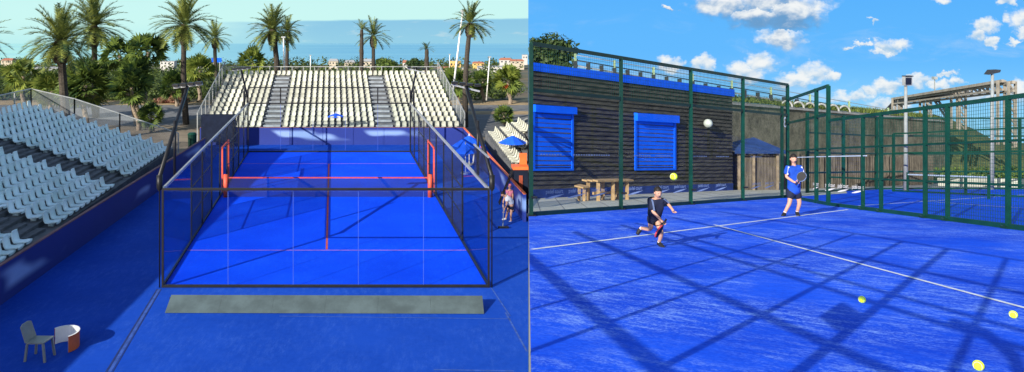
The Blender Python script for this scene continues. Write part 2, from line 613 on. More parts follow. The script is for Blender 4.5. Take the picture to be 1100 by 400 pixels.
# ---- the padel cage
cage = thing('padel_cage', 'black framed glass padel cage around the bright blue sunken court', 'court cage', SK(U0, YN))
NP = 10
PY = [YN + (YF - YN) * i / NP for i in range(NP + 1)]
for u in (U0, U1):
    for i, Y in enumerate(PY):
        if i in (1,):
            continue
        h = 4.0 if i in (0, NP, NP - 1) else 3.0
        MB().beam(SK(u, Y), SK(u, Y, h if i not in (0,) else 3.02), 0.06 if i in (0, NP) else 0.055).build('post', M['black'], cage)
    for i in range(NP):
        a, c = PY[i], PY[i + 1]
        if i in (0, 1, NP - 2, NP - 1):
            q = MB()
            q.prism([SK(u, a + 0.03, 0.06), SK(u, c - 0.03, 0.06), SK(u, c - 0.03, 2.95), SK(u, a + 0.03, 2.95)], (0.012, 0, 0))
            q.build('glass_pane', M['glass_blue'] if i < 2 else M['glass'], cage)
        elif i not in (4, 5):
            MB().quad(SK(u, a, 0.05), SK(u, c, 0.05), SK(u, c, 2.97), SK(u, a, 2.97)).build('mesh_panel', M['dark_net'], cage)
        else:
            MB().quad(SK(u, a, 2.1), SK(u, c, 2.1), SK(u, c, 2.97), SK(u, a, 2.97)).build('mesh_panel', M['dark_net'], cage)
    if u == U1:
        MB().quad(SK(u, YN + 0.1, 3.05), SK(u, 25.2, 3.05), SK(u, 25.2, 3.95), SK(u, YN + 0.1, 3.95)).build('mesh_panel', M['dark_net'], cage)
        MB().beam(SK(u, YN, 4.0), SK(u, 25.2, 4.0), 0.05).build('rail', M['steel'], cage)
    MB().beam(SK(u, YN, 3.02), SK(u, YF, 3.02), 0.07, 0.09).build('top_rail', M['steel'], cage)
    MB().beam(SK(u, YN, 0.05), SK(u, YF, 0.05), 0.06, 0.08).build('bottom_rail', M['black'], cage)
    for z in (1.0, 2.0):
        MB().beam(SK(u, PY[2], z), SK(u, PY[4], z), 0.035).build('rail', M['black'], cage)
        MB().beam(SK(u, PY[6], z), SK(u, PY[8], z), 0.035).build('rail', M['black'], cage)
    # red door frames beside the net
    q = MB()
    q.beam(SK(u, 35.2, 0), SK(u, 35.2, 2.15), 0.075).beam(SK(u, 37.3, 0), SK(u, 37.3, 2.15), 0.075).beam(SK(u, 35.165, 2.15), SK(u, 37.335, 2.15), 0.075, 0.075)
    q.build('door_frame', M['red'], cage)
for Y, z0 in ((YN, 0.0), (YF, 0.0)):
    for k in range(5):
        a, c = U0 + 2 * k + 0.02, U0 + 2 * (k + 1) - 0.02
        q = MB()
        q.prism([SK(a, Y, 0.06), SK(c, Y, 0.06), SK(c, Y, 2.95), SK(a, Y, 2.95)], (0, 0.012, 0))
        q.build('glass_pane', M['glass'], cage)
        if k:
            MB().beam(SK(U0 + 2 * k, Y + 0.006, 0.05), SK(U0 + 2 * k, Y + 0.006, 2.95), 0.014, 0.014).build('pane_joint', M['joint'], cage)
    MB().beam(SK(U0, Y, 3.02), SK(U1, Y, 3.02), 0.065, 0.07).build('top_rail', M['black'], cage)
    MB().beam(SK(U0, Y, 0.05), SK(U1, Y, 0.05), 0.08, 0.07).build('bottom_rail', M['black'], cage)
MB().quad(SK(U0, YF, 3.05), SK(U1, YF, 3.05), SK(U1, YF, 3.97), SK(U0, YF, 3.97)).build('mesh_panel', M['light_net'], cage)
MB().beam(SK(U0, YF, 4.0), SK(U1, YF, 4.0), 0.06).build('rail', M['black'], cage)
for u in (-5.86, 0.14):
    MB().beam(SK(u, YF, 3), SK(u, YF, 4), 0.07).build('post', M['black'], cage)

# ---- net
net = thing('padel_net', 'dark court net with a red tape between two red padded posts', 'net', SK(UM, 34.42))
q = MB().quad(SK(U0 + 0.1, 34.42, 0.02), SK(U1 - 0.1, 34.42, 0.02), SK(U1 - 0.1, 34.42, 0.86), SK(U0 + 0.1, 34.42, 0.86))
q.build('netting', net_mat('net_cord', (0.01, 0.01, 0.02), 0.45), net)
MB().beam(SK(U0 + 0.1, 34.42, 0.9), SK(U1 - 0.1, 34.42, 0.9), 0.03, 0.055).build('tape', M['tape'], net)
for u in (U0 + 0.28, U1 - 0.28):
    MB().tube([SK(u, 34.42, 0), SK(u, 34.42, 1.05)], 0.11, 14).build('post', M['red'], net, smooth=True)

# ---- floodlight masts (lean along the court)
MASTN = [('black floodlight mast leaning over the near court corner next to the side stand', U0 - 0.1, YN, 1),
         ('black floodlight mast rising from the near court corner beside the mesh screen', U1 + 0.1, YN, 1),
         ('black floodlight mast at the far court corner beside the dark panel', U0 - 0.05, YF + 0.1, -1),
         ('black floodlight mast at the far court corner near the small blue open parasol pair', U1 + 0.05, YF + 0.1, -1)]
for lab, u, Y, s in MASTN:
    ms = thing('light_mast', lab, 'light mast', SK(u, Y), 'court floodlight masts')
    k = 1.0 if s > 0 else 0.72
    MB().tube([SK(u, Y, 0), SK(u, Y, 2.95), SK(u, Y, 3.05), SK(u, Y, 3.45)], [0.02, 0.02, 0.09 if s > 0 else 0.07, 0.09 if s > 0 else 0.07], 10).build('pole', M['black'], ms, smooth=True)
    tip = SK(u, Y + s * 4.4 * k, 3.9 + 1.85 * (1 if s > 0 else 0.75))
    MB().tube([SK(u, Y, 3.4), tip], 0.07 if s > 0 else 0.055, 8).build('arm', M['black'], ms, smooth=True)
    MB().tube([SK(u, Y + s * 2.2 * k, 3.0), SK(u, Y + s * 2.2 * k, 4.83 if s > 0 else 4.5)], 0.05, 8).build('brace', M['black'], ms, smooth=True)
    side = 1 if u < UM else -1
    MB().beam(tip + Vector((-0.5 * side, 0, -0.03 if side > 0 else -0.16)), tip + Vector((0.55 * side, 0, 0.1)), 0.08, 0.06).build('crossbar', M['steel'], ms)
    for j in range(4):
        c = tip + Vector(((-0.42 + 0.28 * j) * side, 0, 0.0 + 0.03 * j))
        la = MB().box(c + Vector((0, 0, 0.02)), 0.22, 0.26, 0.09).build('lamp', M['black'], ms)
        MB().quad(c + Vector((-0.09, -0.11, 0.015)), c + Vector((0.09, -0.11, 0.015)), c + Vector((0.09, 0.11, 0.015)), c + Vector((-0.09, 0.11, 0.015))).build('lamp_glass', M['white'], la)

# ---- long low grey board in front of the back glass
bl, br = LG(177, 337), LG(520, 338)
bo = thing('low_barrier', 'long low dark grey panel barrier lying in front of the glass', 'barrier', bl)
for i in range(6):
    a = bl.lerp(br, i / 6) + Vector((0.0015, 0, 0.02))
    c = bl.lerp(br, (i + 1) / 6) + Vector((-0.0015, 0, 0.02))
    q = MB()
    q.prism([a, c, c + Vector((0, 0.55, 0.30)), a + Vector((0, 0.55, 0.30))], (0, 0.05, -0.02))
    q.build('board', M['grey_board'], bo)
for i in range(7):
    a = bl.lerp(br, min(0.995, i / 6)) + Vector((0, 0.5, 0))
    MB().beam(a, a + Vector((0, 0.0, 0.27)), 0.05).build('foot', M['black'], bo)

# ---- blue perimeter walls with rails
def pwall(name, lab, a, c, h=1.12, railm='blue_rail'):
    t = thing(name, lab, 'wall', a)
    a, c = Vector(a), Vector(c)
    MB().beam(a + Vector((0, 0, h / 2)), c + Vector((0, 0, h / 2)), 0.10, h).build('banner_panel', M['adwall'], t)
    MB().beam(a + Vector((0, 0, h + 0.02)), c + Vector((0, 0, h + 0.02)), 0.12, 0.036).build('top_rail', M[railm], t)
    return t


pwall('perimeter_wall', 'navy banner wall with a rusty top rail below the shaded side stand', (-11.7, 8, 0), (-12.75, 44.3, 0))
pwall('perimeter_wall', 'navy banner wall running below the large cream end stand', (-14.3, 48.7, 0), (2.86, 48.7, 0))
pwall('perimeter_wall', 'blue banner wall with an orange rail beside the two blue parasols', (2.93, 48.6, 0), (4.30, 30.2, 0), 1.12, 'orange')

# ---- dark display box in the corner
sb = thing('display_box', 'large dark navy box panel standing at the court corner', 'display box', (-12.7, 47.4, 0))
MB().box((-12.75, 47.4, 0.42), 2.1, 0.5, 1.72).build('cabinet', M['dark_box'], sb)
MB().box((-12.75, 47.12, 0.5), 1.98, 0.03, 1.56).build('front_panel', M['dark_box'], sb)
for s in (-0.8, 0.8):
    MB().beam((-12.75 + s, 47.4, 0), (-12.75 + s, 47.4, 0.43), 0.09).build('leg', M['black'], sb)
bn = thing('green_bin', 'small dark green bin next to the dark navy box', 'bin', (-14.3, 47.0, 0))
MB().tube([(-14.3, 47.0, 0), (-14.3, 47.0, 0.95)], [0.24, 0.28], 14).build('body', M['green_dark'], bn)
MB().tube([(-14.3, 47.0, 0.95), (-14.3, 47.0, 1.06)], [0.30, 0.2], 14).build('lid', M['green'], bn)

# ---- stadium seats
def seat_mesh(m):
    prof = [(0.20, 0.10), (0.21, 0.14), (0.10, 0.135), (-0.06, 0.115), (-0.15, 0.13), (-0.19, 0.20), (-0.215, 0.32), (-0.235, 0.43), (-0.225, 0.46)]
    nx = 6
    b_ = MB()
    for th in (0.0, 0.028):
        for (y, z) in prof:
            for i in range(nx + 1):
                u = i / nx * 2 - 1
                w = 0.185 if z < 0.3 else 0.185 - (z - 0.3) * 0.22
                side = 0.028 * abs(u) ** 3
                if z < 0.19:
                    b_.v.append(Vector((u * w, y, z + side - th)))
                else:
                    b_.v.append(Vector((u * w, y + side - th, z)))
    n = len(prof) * (nx + 1)
    for j in range(len(prof) - 1):
        for i in range(nx):
            a = j * (nx + 1) + i
            b_.f.append((a, a + 1, a + nx + 2, a + nx + 1))
            b_.f.append((n + a, n + a + nx + 1, n + a + nx + 2, n + a + 1))
    for j in range(len(prof) - 1):
        for i in (0, nx):
            a = j * (nx + 1) + i
            b_.f.append((a, a + nx + 1, n + a + nx + 1, n + a))
    for j in (0, len(prof) - 1):
        for i in range(nx):
            a = j * (nx + 1) + i
            b_.f.append((a, a + 1, n + a + 1, n + a))
    b_.box((0, -0.03, -0.005), 0.10, 0.16, 0.115)
    return b_


def to_mesh(b_, name, m):
    me = bpy.data.meshes.new(name)
    me.from_pydata([tuple(p) for p in b_.v], [], b_.f)
    me.update()
    me.polygons.foreach_set('use_smooth', [True] * len(me.polygons))
    me.materials.append(m)
    return me


for key in ('seat', 'seat_cream'):
    t_ = NT(M[key].node_tree)
    b_ = t_.n['Principled BSDF']
    src = b_.inputs['Base Color'].links[0].from_socket
    oi = t_.new('ShaderNodeObjectInfo').outputs['Random']
    gi = t_.new('ShaderNodeNewGeometry').outputs['Random Per Island']
    hs_ = t_.new('ShaderNodeHueSaturation')
    t_.l.new(src, hs_.inputs['Color'])
    t_.put(hs_.inputs['Value'], t_.m('MULTIPLY_ADD', t_.m('ADD', oi, gi), 0.14, 0.86))
    t_.l.new(hs_.outputs[0], b_.inputs['Base Color'])
SM_shade = to_mesh(seat_mesh(None), 'stadium_seat', M['seat'])
SM_sun = to_mesh(seat_mesh(None), 'stadium_seat', M['seat_cream'])


def place_seat(me, p, rot, lab, grp, s=1.0):
    o = bpy.data.objects.new('stadium_seat', me)
    COL.objects.link(o)
    o.location = p
    o.rotation_euler = (0, 0, rot + random.uniform(-0.03, 0.03))
    o.scale = (s, s, s)
    return tag(o, lab, 'seat', grp)


def inframe(p, mx=45):
    if p.y < 2:
        return False
    x = CX + FPX * p.x / p.y
    y = HY + FPX * (ZC - p.z) / p.y
    return -mx < x < 1100 + mx and -mx < y < 400 + mx


# side stand: rows parallel to the court, stepping up away from it
ST_U0 = -12.80      # first row


def ST(u, Y, z=0.0):
    return Vector((u - 0.075 * (Y - 24.5), Y, z))


ROWS, RP_, RR = 13, 0.62, 0.185


def st_u(k):
    return ST_U0 - RP_ * k - 0.05


def st_z(k):
    return 0.92 + RR * k


stand = thing('grandstand', 'stepped concrete side stand in shade filled with rows of pale seats', 'grandstand', ST(ST_U0, 20))
for k in range(ROWS):
    u = st_u(k)
    q = MB()
    a, c = ST(u + 0.30, 18.2), ST(u + 0.30, 42.2)
    a2, c2 = ST(u - 0.32, 18.2), ST(u - 0.32, 42.2)
    z = st_z(k)
    q.add([a, c, c2, a2, a + Vector((0, 0, z)), c + Vector((0, 0, z)), c2 + Vector((0, 0, z)), a2 + Vector((0, 0, z))],
          [(3, 2, 1, 0), (4, 5, 6, 7), (0, 1, 5, 4), (1, 2, 6, 5), (2, 3, 7, 6), (3, 0, 4, 7)])
    q.build('tier', M['concrete'], stand)
# half steps in the two aisles
for (y0, y1) in ((24.5, 25.8), (32.4, 34.1)):
    q = MB()
    for k in range(1, ROWS):
        u = st_u(k) + 0.31
        a, c = ST(u, y0), ST(u, y1)
        q.beam((a + c) / 2 + Vector((0.15, -(y1 - y0) / 2 + 0.05, st_z(k) - 0.14)), (a + c) / 2 + Vector((0.15, (y1 - y0) / 2 - 0.05, st_z(k) - 0.14)), 0.29, 0.1)
    q.build('aisle_treads', M['concrete'], stand)
nleft = 0
rot_l = -PI / 2 + math.atan(0.075)
for k in range(ROWS):
    for (y0, y1) in ((18.4, 24.3), (26.05, 32.3), (34.3, 41.9)):
        n = int((y1 - y0) / 0.555)
        for i in range(n):
            Y = y0 + (i + 0.5) * (y1 - y0) / n
            p = ST(st_u(k) + 0.02, Y, st_z(k))
            if inframe(p, 12):
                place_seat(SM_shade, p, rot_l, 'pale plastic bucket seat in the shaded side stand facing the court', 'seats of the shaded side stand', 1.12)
                nleft += 1
# back and end fence of the side stand
fb = thing('mesh_fence', 'grey chain link fence along the back and end of the shaded stand', 'fence', ST(st_u(12) - 0.5, 42.4, 0))
fp = [ST(st_u(12) - 0.5, 26, 3.1), ST(st_u(12) - 0.5, 36.5, 3.1), ST(st_u(12) - 0.5, 42.5, 3.1), ST(st_u(9), 42.8, 2.5), ST(st_u(5), 43.2, 1.6), ST(st_u(0) + 0.2, 43.6, 0.4)]
for a, c in zip(fp, fp[1:]):
    H = Vector((0, 0, 1.15))
    MB().quad(a, c, c + H, a + H).build('netting', M['chain'], fb)
    MB().beam(a + H, c + H, 0.05).build('rail', M['steel'], fb)
    n = max(1, int((c - a).length / 2.0))
    for j in range(n + 1):
        p = a.lerp(c, j / n)
        MB().beam(Vector((p.x, p.y, 0)), p + H, 0.055).build('post', M['steel'], fb)

# end stand
end = thing('grandstand', 'wide sunlit concrete end stand with cream seats and two stairways', 'grandstand', SK(-2.7, 50))
ER, EY0, EDY, EZ0, EDZ = 13, 49.9, 0.955, 0.95, 0.215
for k in range(ER):
    Y = EY0 + EDY * k
    z = EZ0 + EDZ * k
    a, c, d, e = SK(-11.5, Y - 0.45), SK(6.0, Y - 0.45), SK(6.0, Y + 0.51), SK(-11.5, Y + 0.51)
    q = MB()
    V = Vector((0, 0, z))
    q.add([a, c, d, e, a + V, c + V, d + V, e + V], [(3, 2, 1, 0), (4, 5, 6, 7), (0, 1, 5, 4), (1, 2, 6, 5), (2, 3, 7, 6), (3, 0, 4, 7)])
    q.build('tier', M['concrete'], end)
for (ua, ub) in ((-7.3, -6.15), (0.27, 1.42)):
    for k in range(1, ER):
        MB().beam(SK(ua, EY0 + EDY * k - 0.62, EZ0 + EDZ * k - 0.15), SK(ub, EY0 + EDY * k - 0.62, EZ0 + EDZ * k - 0.15), 0.33, 0.12).build('stair_tread', M['tread'], end)
for uu in (-11.6, 6.1):
    q = MB()
    a, c = SK(uu, EY0 - 0.6, 0.9), SK(uu, EY0 + EDY * 12 + 0.6, 3.55)
    q.quad(a, c, c + Vector((0, 0, 1.1)), a + Vector((0, 0, 1.1)))
    rl = q.build('side_screen', M['chain'], end)
    q = MB()
    q.beam(a + Vector((0, 0, 1.1)), c + Vector((0, 0, 1.1)), 0.06)
    for j in range(9):
        p = a.lerp(c, j / 8)
        q.beam(Vector((p.x, p.y, 0)), p + Vector((0, 0, 1.1)), 0.05)
    q.build('side_railing', M['steel'], end)
q = MB()
a, c = SK(-11.6, EY0 + EDY * 12 + 0.6, 3.5), SK(6.1, EY0 + EDY * 12 + 0.6, 3.5)
q.beam(a + Vector((0, 0, 0.75)), c + Vector((0, 0, 0.75)), 0.05)
for j in range(20):
    p = a.lerp(c, j / 19)
    q.beam(p - Vector((0, 0, 0.3)), p + Vector((0, 0, 0.75)), 0.045)
q.build('back_railing', M['steel'], end)
rest = MB()
sm = seat_mesh(None)
nend = 0
for k in range(ER):
    cols = []
    for (ua, ub, n) in ((-11.35, -7.4, 9), (-6.05, 0.2, 14), (1.5, 5.9, 10)):
        cols += [ua + (ub - ua) * (i + 0.5) / n for i in range(n)]
    if k == ER - 1:
        cols += [-7.1, -6.7, -6.3, 0.45, 0.85, 1.25]
    for u in cols:
        p = SK(u, EY0 + EDY * k + 0.05, EZ0 + EDZ * k)
        if k < 2:
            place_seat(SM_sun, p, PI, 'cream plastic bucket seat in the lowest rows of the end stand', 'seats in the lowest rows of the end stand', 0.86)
            nend += 1
        else:
            rr = random.uniform(-0.04, 0.04)
            rest.add([p + Vector((-v.x * 0.84 + rr * 0.1, -v.y * 0.9, v.z * 0.9)) for v in sm.v], sm.f)
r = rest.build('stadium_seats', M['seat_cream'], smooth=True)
r['kind'] = 'stuff'
tag(r, 'rows of cream plastic seats filling the upper end stand', 'seats')

# small stand at the court's other side
rs = thing('grandstand', 'small low stand with cream seats and a steel railing above the orange rail', 'grandstand', (5.2, 44, 0))
nr = 0
for k in range(3):
    z = 0.75 + 0.3 * k
    x0 = 4.7 + 0.75 * k
    pts = []
    ya = max(34.0, (x0 - 0.2) / EDGE * 1.005 + 0.6) if x0 > 4.9 else 35
    q = MB()
    xr = x0 + 0.75
    y_s = max(ya, xr / EDGE + 0.3)
    xn = min(xr, bx(ya) - 0.02)
    pts = [Vector((x0, ya, 0)), Vector((xn, ya, 0)), Vector((xr, y_s, 0)), Vector((xr - 0.35, 49, 0)), Vector((x0 - 0.35, 49, 0))]
    q.prism(pts, (0, 0, z))
    q.build('tier', M['concrete'], rs)
    for i in range(16):
        Y = 48.2 - i * 0.66
        X = x0 + 0.35 - 0.35 * (Y - 36) / 13
        if Y > ya + 0.4 and X < bx(Y) - 0.26:
            place_seat(SM_sun, Vector((X, Y, z)), PI / 2, 'cream plastic bucket seat in the small stand behind the parasol', 'seats of the small stand', 1.1)
            nr += 1
ra, rc = Vector((4.75, 49.2, 0.6)), Vector((bx(46.5) - 0.02, 49.2, 1.9))
q = MB()
ra = P(529, 151, 49.3)
rm = P(546, 139, 49.3)
rc = P(566.5, 127, 49.3)
for a, c in ((ra, rm), (rm, rc)):
    q.beam(a, c, 0.06)
    q.beam(a - Vector((0, 0, 0.45)), c - Vector((0, 0, 0.45)), 0.04)
    for j in range(6):
        p = a.lerp(c, j / 6)
        q.beam(Vector((p.x, p.y, 0)), p, 0.045)
q.build('railing', M['steel'], rs)


# ---- parasols
def parasol(lab, c, r, drop, zb, seed, base=None):
    t = thing('parasol', lab, 'parasol', Vector((c[0], c[1], zb)))
    c = Vector(c)
    q = MB()
    n = 8
    rings = []
    for (f, dz) in ((0.05, 0.0), (0.5, -0.42), (1.0, -1.0)):
        rings.append([c + Vector((r * f * math.cos(2 * PI * k / (2 * n)) * (1 if k % 2 == 0 or f < 0.9 else 0.93), r * f * math.sin(2 * PI * k / (2 * n)) * (1 if k % 2 == 0 or f < 0.9 else 0.93), dz * drop - (0.02 if k % 2 and f > 0.4 else 0))) for k in range(2 * n)])
    o = 0
    for rg in rings:
        q.v += rg
    for i in range(2):
        for k in range(2 * n):
            a = i * 2 * n
            q.f.append((a + k, a + (k + 1) % (2 * n), a + 2 * n + (k + 1) % (2 * n), a + 2 * n + k))
    q.f.append(tuple(range(2 * n)))
    q.build('canopy', M['parasol'], t)
    q = MB()
    for k in range(n):
        a = 2 * PI * k / n
        q.beam(c + Vector((0, 0, -0.05)), c + Vector((r * 0.98 * math.cos(a), r * 0.98 * math.sin(a), -drop - 0.02)), 0.02)
    q.build('ribs', M['white'], t)
    MB().tube([Vector((c.x, c.y, zb)), c + Vector((0, 0, 0.12))], 0.03, 8).build('pole', M['white'], t)
    MB().tube([Vector((c.x, c.y, zb)), Vector((c.x, c.y, zb + 0.08))], 0.25, 12).build('base', M['steel'], t)


parasol('large open blue parasol standing on the deck behind the side glass', P(504, 146, 42.0), 0.95, 0.55, 0, 1)
parasol('second open blue parasol overlapping the large one on the deck', P(500, 155, 39.6), 0.62, 0.42, 0, 2)
parasol('open blue parasol shading the small stand of cream seats', P(551, 146, 41.0) - Vector((0.02, 0, 0)), 0.78, 0.38, 0.75, 3)
parasol('tiny open blue parasol among the cream seats of the end stand', P(361, 122, 51.6), 0.62, 0.22, 0.95, 4)

# table under the parasol
tb = thing('deck_table', 'small round white table below the large blue parasol', 'table', LG(512, 174))
c = LG(512, 176)
MB().tube([c + Vector((0, 0, 0.70)), c + Vector((0, 0, 0.73))], 0.42, 18).build('tabletop', M['white'], tb)
for k in range(4):
    a = PI / 4 + k * PI / 2
    MB().beam(c + Vector((0.3 * math.cos(a), 0.3 * math.sin(a), 0)), c + Vector((0.2 * math.cos(a), 0.2 * math.sin(a), 0.70)), 0.035).build('leg', M['white'], tb)

# ---- umpire chair
uy = 33.2
uc = P(560, 200, uy)
uc.z = 0
uc.x = bx(uy) - 0.36
um = thing('umpire_chair', 'tall dark umpire chair with orange seat and ladder by the wall', 'umpire chair', uc)
MB().box(uc + Vector((0.02, 0.1, 0.1)), 0.62, 0.55, 1.45).build('cabinet', M['dark_box'], um)
MB().box(uc + Vector((0.0, -0.20, 0.55)), 0.16, 0.03, 0.75).build('emblem_panel', mat('faded_orange_print', (0.30, 0.06, 0.03), 0.7, 0.4, 3.0), um)
MB().box(uc + Vector((0.0, 0.1, 1.55)), 0.7, 0.65, 0.14).build('seat', M['orange'], um)
MB().box(uc + Vector((0.18, 0.38, 1.69)), 0.32, 0.10, 0.5).build('backrest', M['orange'], um)
q = MB()
for s in (-0.14, 0.14):
    q.beam(uc + Vector((-0.95, s, 0.0)), uc + Vector((-0.33, s, 1.55)), 0.05)
for j in range(1, 6):
    q.beam(uc + Vector((-0.95 + 0.62 * j / 6, -0.14, 1.55 * j / 6)), uc + Vector((-0.95 + 0.62 * j / 6, 0.14, 1.55 * j / 6)), 0.07, 0.03)
q.build('ladder', M['black'], um)
for j in range(4):
    sx, sy = (-1, 1)[j % 2] * 0.28, (-1, 1)[j // 2] * 0.22
    MB().beam(uc + Vector((sx, sy + 0.1, 0)), uc + Vector((sx, sy + 0.1, 0.11)), 0.06).build('leg', M['black'], um)
cb = thing('cool_box', 'rounded pale blue cool box on the deck below the umpire chair', 'cool box', (bx(31.2) - 0.16, 31.2, 0))
q = MB()
q.ball((bx(31.2) - 0.19, 31.2, 0.30), 0.19, 14, 8, (0.9, 1, 1.25))
q.build('body', mat('pale_blue_plastic', (0.16, 0.30, 0.66), 0.4, 0.1), cb, smooth=True)
MB().tube([(bx(31.2) - 0.19, 31.2, 0.0), (bx(31.2) - 0.19, 31.2, 0.12)], 0.12, 12).build('base', M['white'], cb)

# ---- plastic chair and curved shell
co = LG(42, 385)
ch = thing('plastic_chair', 'white plastic chair alone on the shaded blue deck', 'chair', co)


def chp(x, y, z):                      # chair faces +x
    a = math.radians(-6)
    return co + Vector((x * math.cos(a) - y * math.sin(a), x * math.sin(a) + y * math.cos(a), z))


q = MB()
for i in range(2):
    pass
q.prism([chp(-0.20, -0.22, 0.42), chp(0.24, -0.21, 0.44), chp(0.26, 0.21, 0.44), chp(-0.20, 0.22, 0.42)], (0, 0, 0.03))
q.build('seat', M['chair_wh'], ch)
q = MB()
q.prism([chp(-0.20, -0.21, 0.45), chp(-0.20, 0.21, 0.45), chp(-0.33, 0.20, 0.82), chp(-0.345, 0.10, 0.86), chp(-0.345, -0.10, 0.86), chp(-0.33, -0.20, 0.82)], (-0.028, 0, -0.008))
q.build('backrest', M['chair_wh'], ch)
for x, y in ((-0.18, -0.19), (-0.18, 0.19), (0.22, -0.18), (0.22, 0.18)):
    MB().beam(chp(x * 1.25, y * 1.12, 0), chp(x, y, 0.43), 0.05).build('leg', M['chair_wh'], ch)
so = LG(68, 374)
sh = thing('curved_screen', 'low curved white screen with orange outside next to the chair', 'screen', so)
qi, qo = MB(), MB()
R0 = 0.33
arc = [math.radians(150 - 195 * i / 16) for i in range(17)]
for i in range(16):
    for (bb, rr) in ((qi, R0), (qo, R0 + 0.022)):
        a, c = arc[i], arc[i + 1]
        pa = so + Vector((rr * 1.05 * math.cos(a), rr * 1.15 * math.sin(a), 0.01))
        pc = so + Vector((rr * 1.05 * math.cos(c), rr * 1.15 * math.sin(c), 0.01))
        bb.quad(pa, pc, pc + Vector((0, 0, 0.40)), pa + Vector((0, 0, 0.40)))
qi.build('inner_face', M['white'], sh, smooth=True)
qo.build('outer_face', M['orange'], sh, smooth=True)
q = MB()
for i in range(16):
    a, c = arc[i], arc[i + 1]
    k = lambda t, rr: so + Vector((rr * 1.05 * math.cos(t), rr * 1.15 * math.sin(t), 0.41))
    q.quad(k(a, R0 - 0.01), k(c, R0 - 0.01), k(c, R0 + 0.032), k(a, R0 + 0.032))
q.build('rim', M['white'], sh)

# ---- plain block added beyond the side stand for its shade (outside the frame; its shade lies over the stand)
cl = thing('shade_block', 'long plain unseen block added behind the side stand to shade it', 'building', (-31, 10, 0))
MB().box((-31, 9, 0), 12.6, 38, 10.6).build('wall', M['slab'], cl)
MB().box((-31, 9, 10.6), 13.2, 38.6, 0.4).build('roof', M['concrete'], cl)
for j in range(6):
    MB().box((-24.68, -5 + j * 6.2, 6.3), 0.06, 2.2, 1.5).build('window', M['dark_box'], cl)

# ------------------------------------------------------------------ palms
def frond(q, c, az, el, L, droop, lw, nl, tw):
    d = Vector((math.cos(az) * math.cos(el), math.sin(az) * math.cos(el), math.sin(el)))
    pts = []
    p = Vector(c)
    n = 7
    for i in range(n + 1):
        pts.append(p.copy())
        p = p + d * (L / n)
        d = (d + Vector((0, 0, -droop / n * (0.5 + i / n)))).normalized()
    for i in range(n):
        a, e = pts[i], pts[i + 1]
        dd = (e - a).normalized()
        side = dd.cross(Vector((0, 0, 1)))
        if side.length < 0.05:
            side = Vector((math.sin(az), -math.cos(az), 0))
        side.normalize()
        w = 0.035 * L / 2.5
        q.quad(a - side * w, e - side * w * 0.7, e + side * w * 0.7, a + side * w)
    tot = nl
    for j in range(tot):
        f = 0.10 + 0.90 * (j + random.random() * 0.6) / tot
        k = min(n - 1, int(f * n))
        a = pts[k].lerp(pts[k + 1], f * n - k)
        dd = (pts[k + 1] - pts[k]).normalized()
        side = dd.cross(Vector((0, 0, 1)))
        if side.length < 0.05:
            side = Vector((math.sin(az), -math.cos(az), 0))
        side.normalize()
        upv = side.cross(dd)
        ll = lw * L * (0.35 + 1.0 * math.sin(PI * min(1, f * 0.85 + 0.12))) * random.uniform(0.8, 1.15)
        for s in (-1, 1):
            dl = (side * s * 0.8 + dd * 0.75 + upv * 0.32).normalized()
            t = a + dl * ll - Vector((0, 0, ll * 0.28 * random.random()))
            wv = dd * (tw * L)
            q.add([a - wv, a + wv, t], [(0, 1, 2)])


def date_palm(lab, base, crown, R, seed, tr=0.22, nf=58, m='frond', dead=0, grp=None, boss=1.0):
    random.seed(seed)
    base, crown = Vector(base), Vector(crown)
    t = thing('date_palm', lab, 'palm tree', base, grp)
    pts, rad = [], []
    n = 14
    bend = Vector((random.uniform(-0.25, 0.25), 0, 0))
    for i in range(n + 1):
        f = i / n
        pts.append(base.lerp(crown, f) + bend * math.sin(PI * f))
        rr = tr * (1.15 - 0.35 * f) * (1 + 0.07 * (i % 2))
        rad.append(rr)
    MB().tube(pts, rad, 10).build('trunk', M['trunk'], t, smooth=False)
    q = MB()
    hb = 0.55 * R * boss
    bp, br_ = [], []
    for i in range(9):
        f = i / 8
        bp.append(crown + Vector((0, 0, -hb + hb * 1.15 * f)))
        br_.append(tr * (0.95 + 0.95 * math.sin(PI * min(1, f * 0.9 + 0.08))) * (1 + 0.10 * (i % 2)))
    q.tube(bp, br_, 9)
    q.build('boss', M['boss'], t)
    q = MB()
    for i in range(nf):
        f = (i + 0.5) / nf
        el = math.radians(86 - 122 * f ** 0.85 + random.uniform(-8, 8))
        az = i * 2.39996 + random.uniform(-0.3, 0.3)
        frond(q, crown + Vector((0, 0, 0.1)), az, el, R * random.uniform(0.95, 1.18), 0.95 + 0.3 * random.random(), 0.18, 30, 0.0165)
    q.build('crown', M[m], t)
    if dead:
        q = MB()
        for i in range(dead):
            az = random.uniform(0, 2 * PI)
            frond(q, crown + Vector((0, 0, -0.35)), az, math.radians(-25), R * 0.42, 1.3, 0.3, 10, 0.03)
        q.build('dead_fronds', M['dead'], t)
    return t


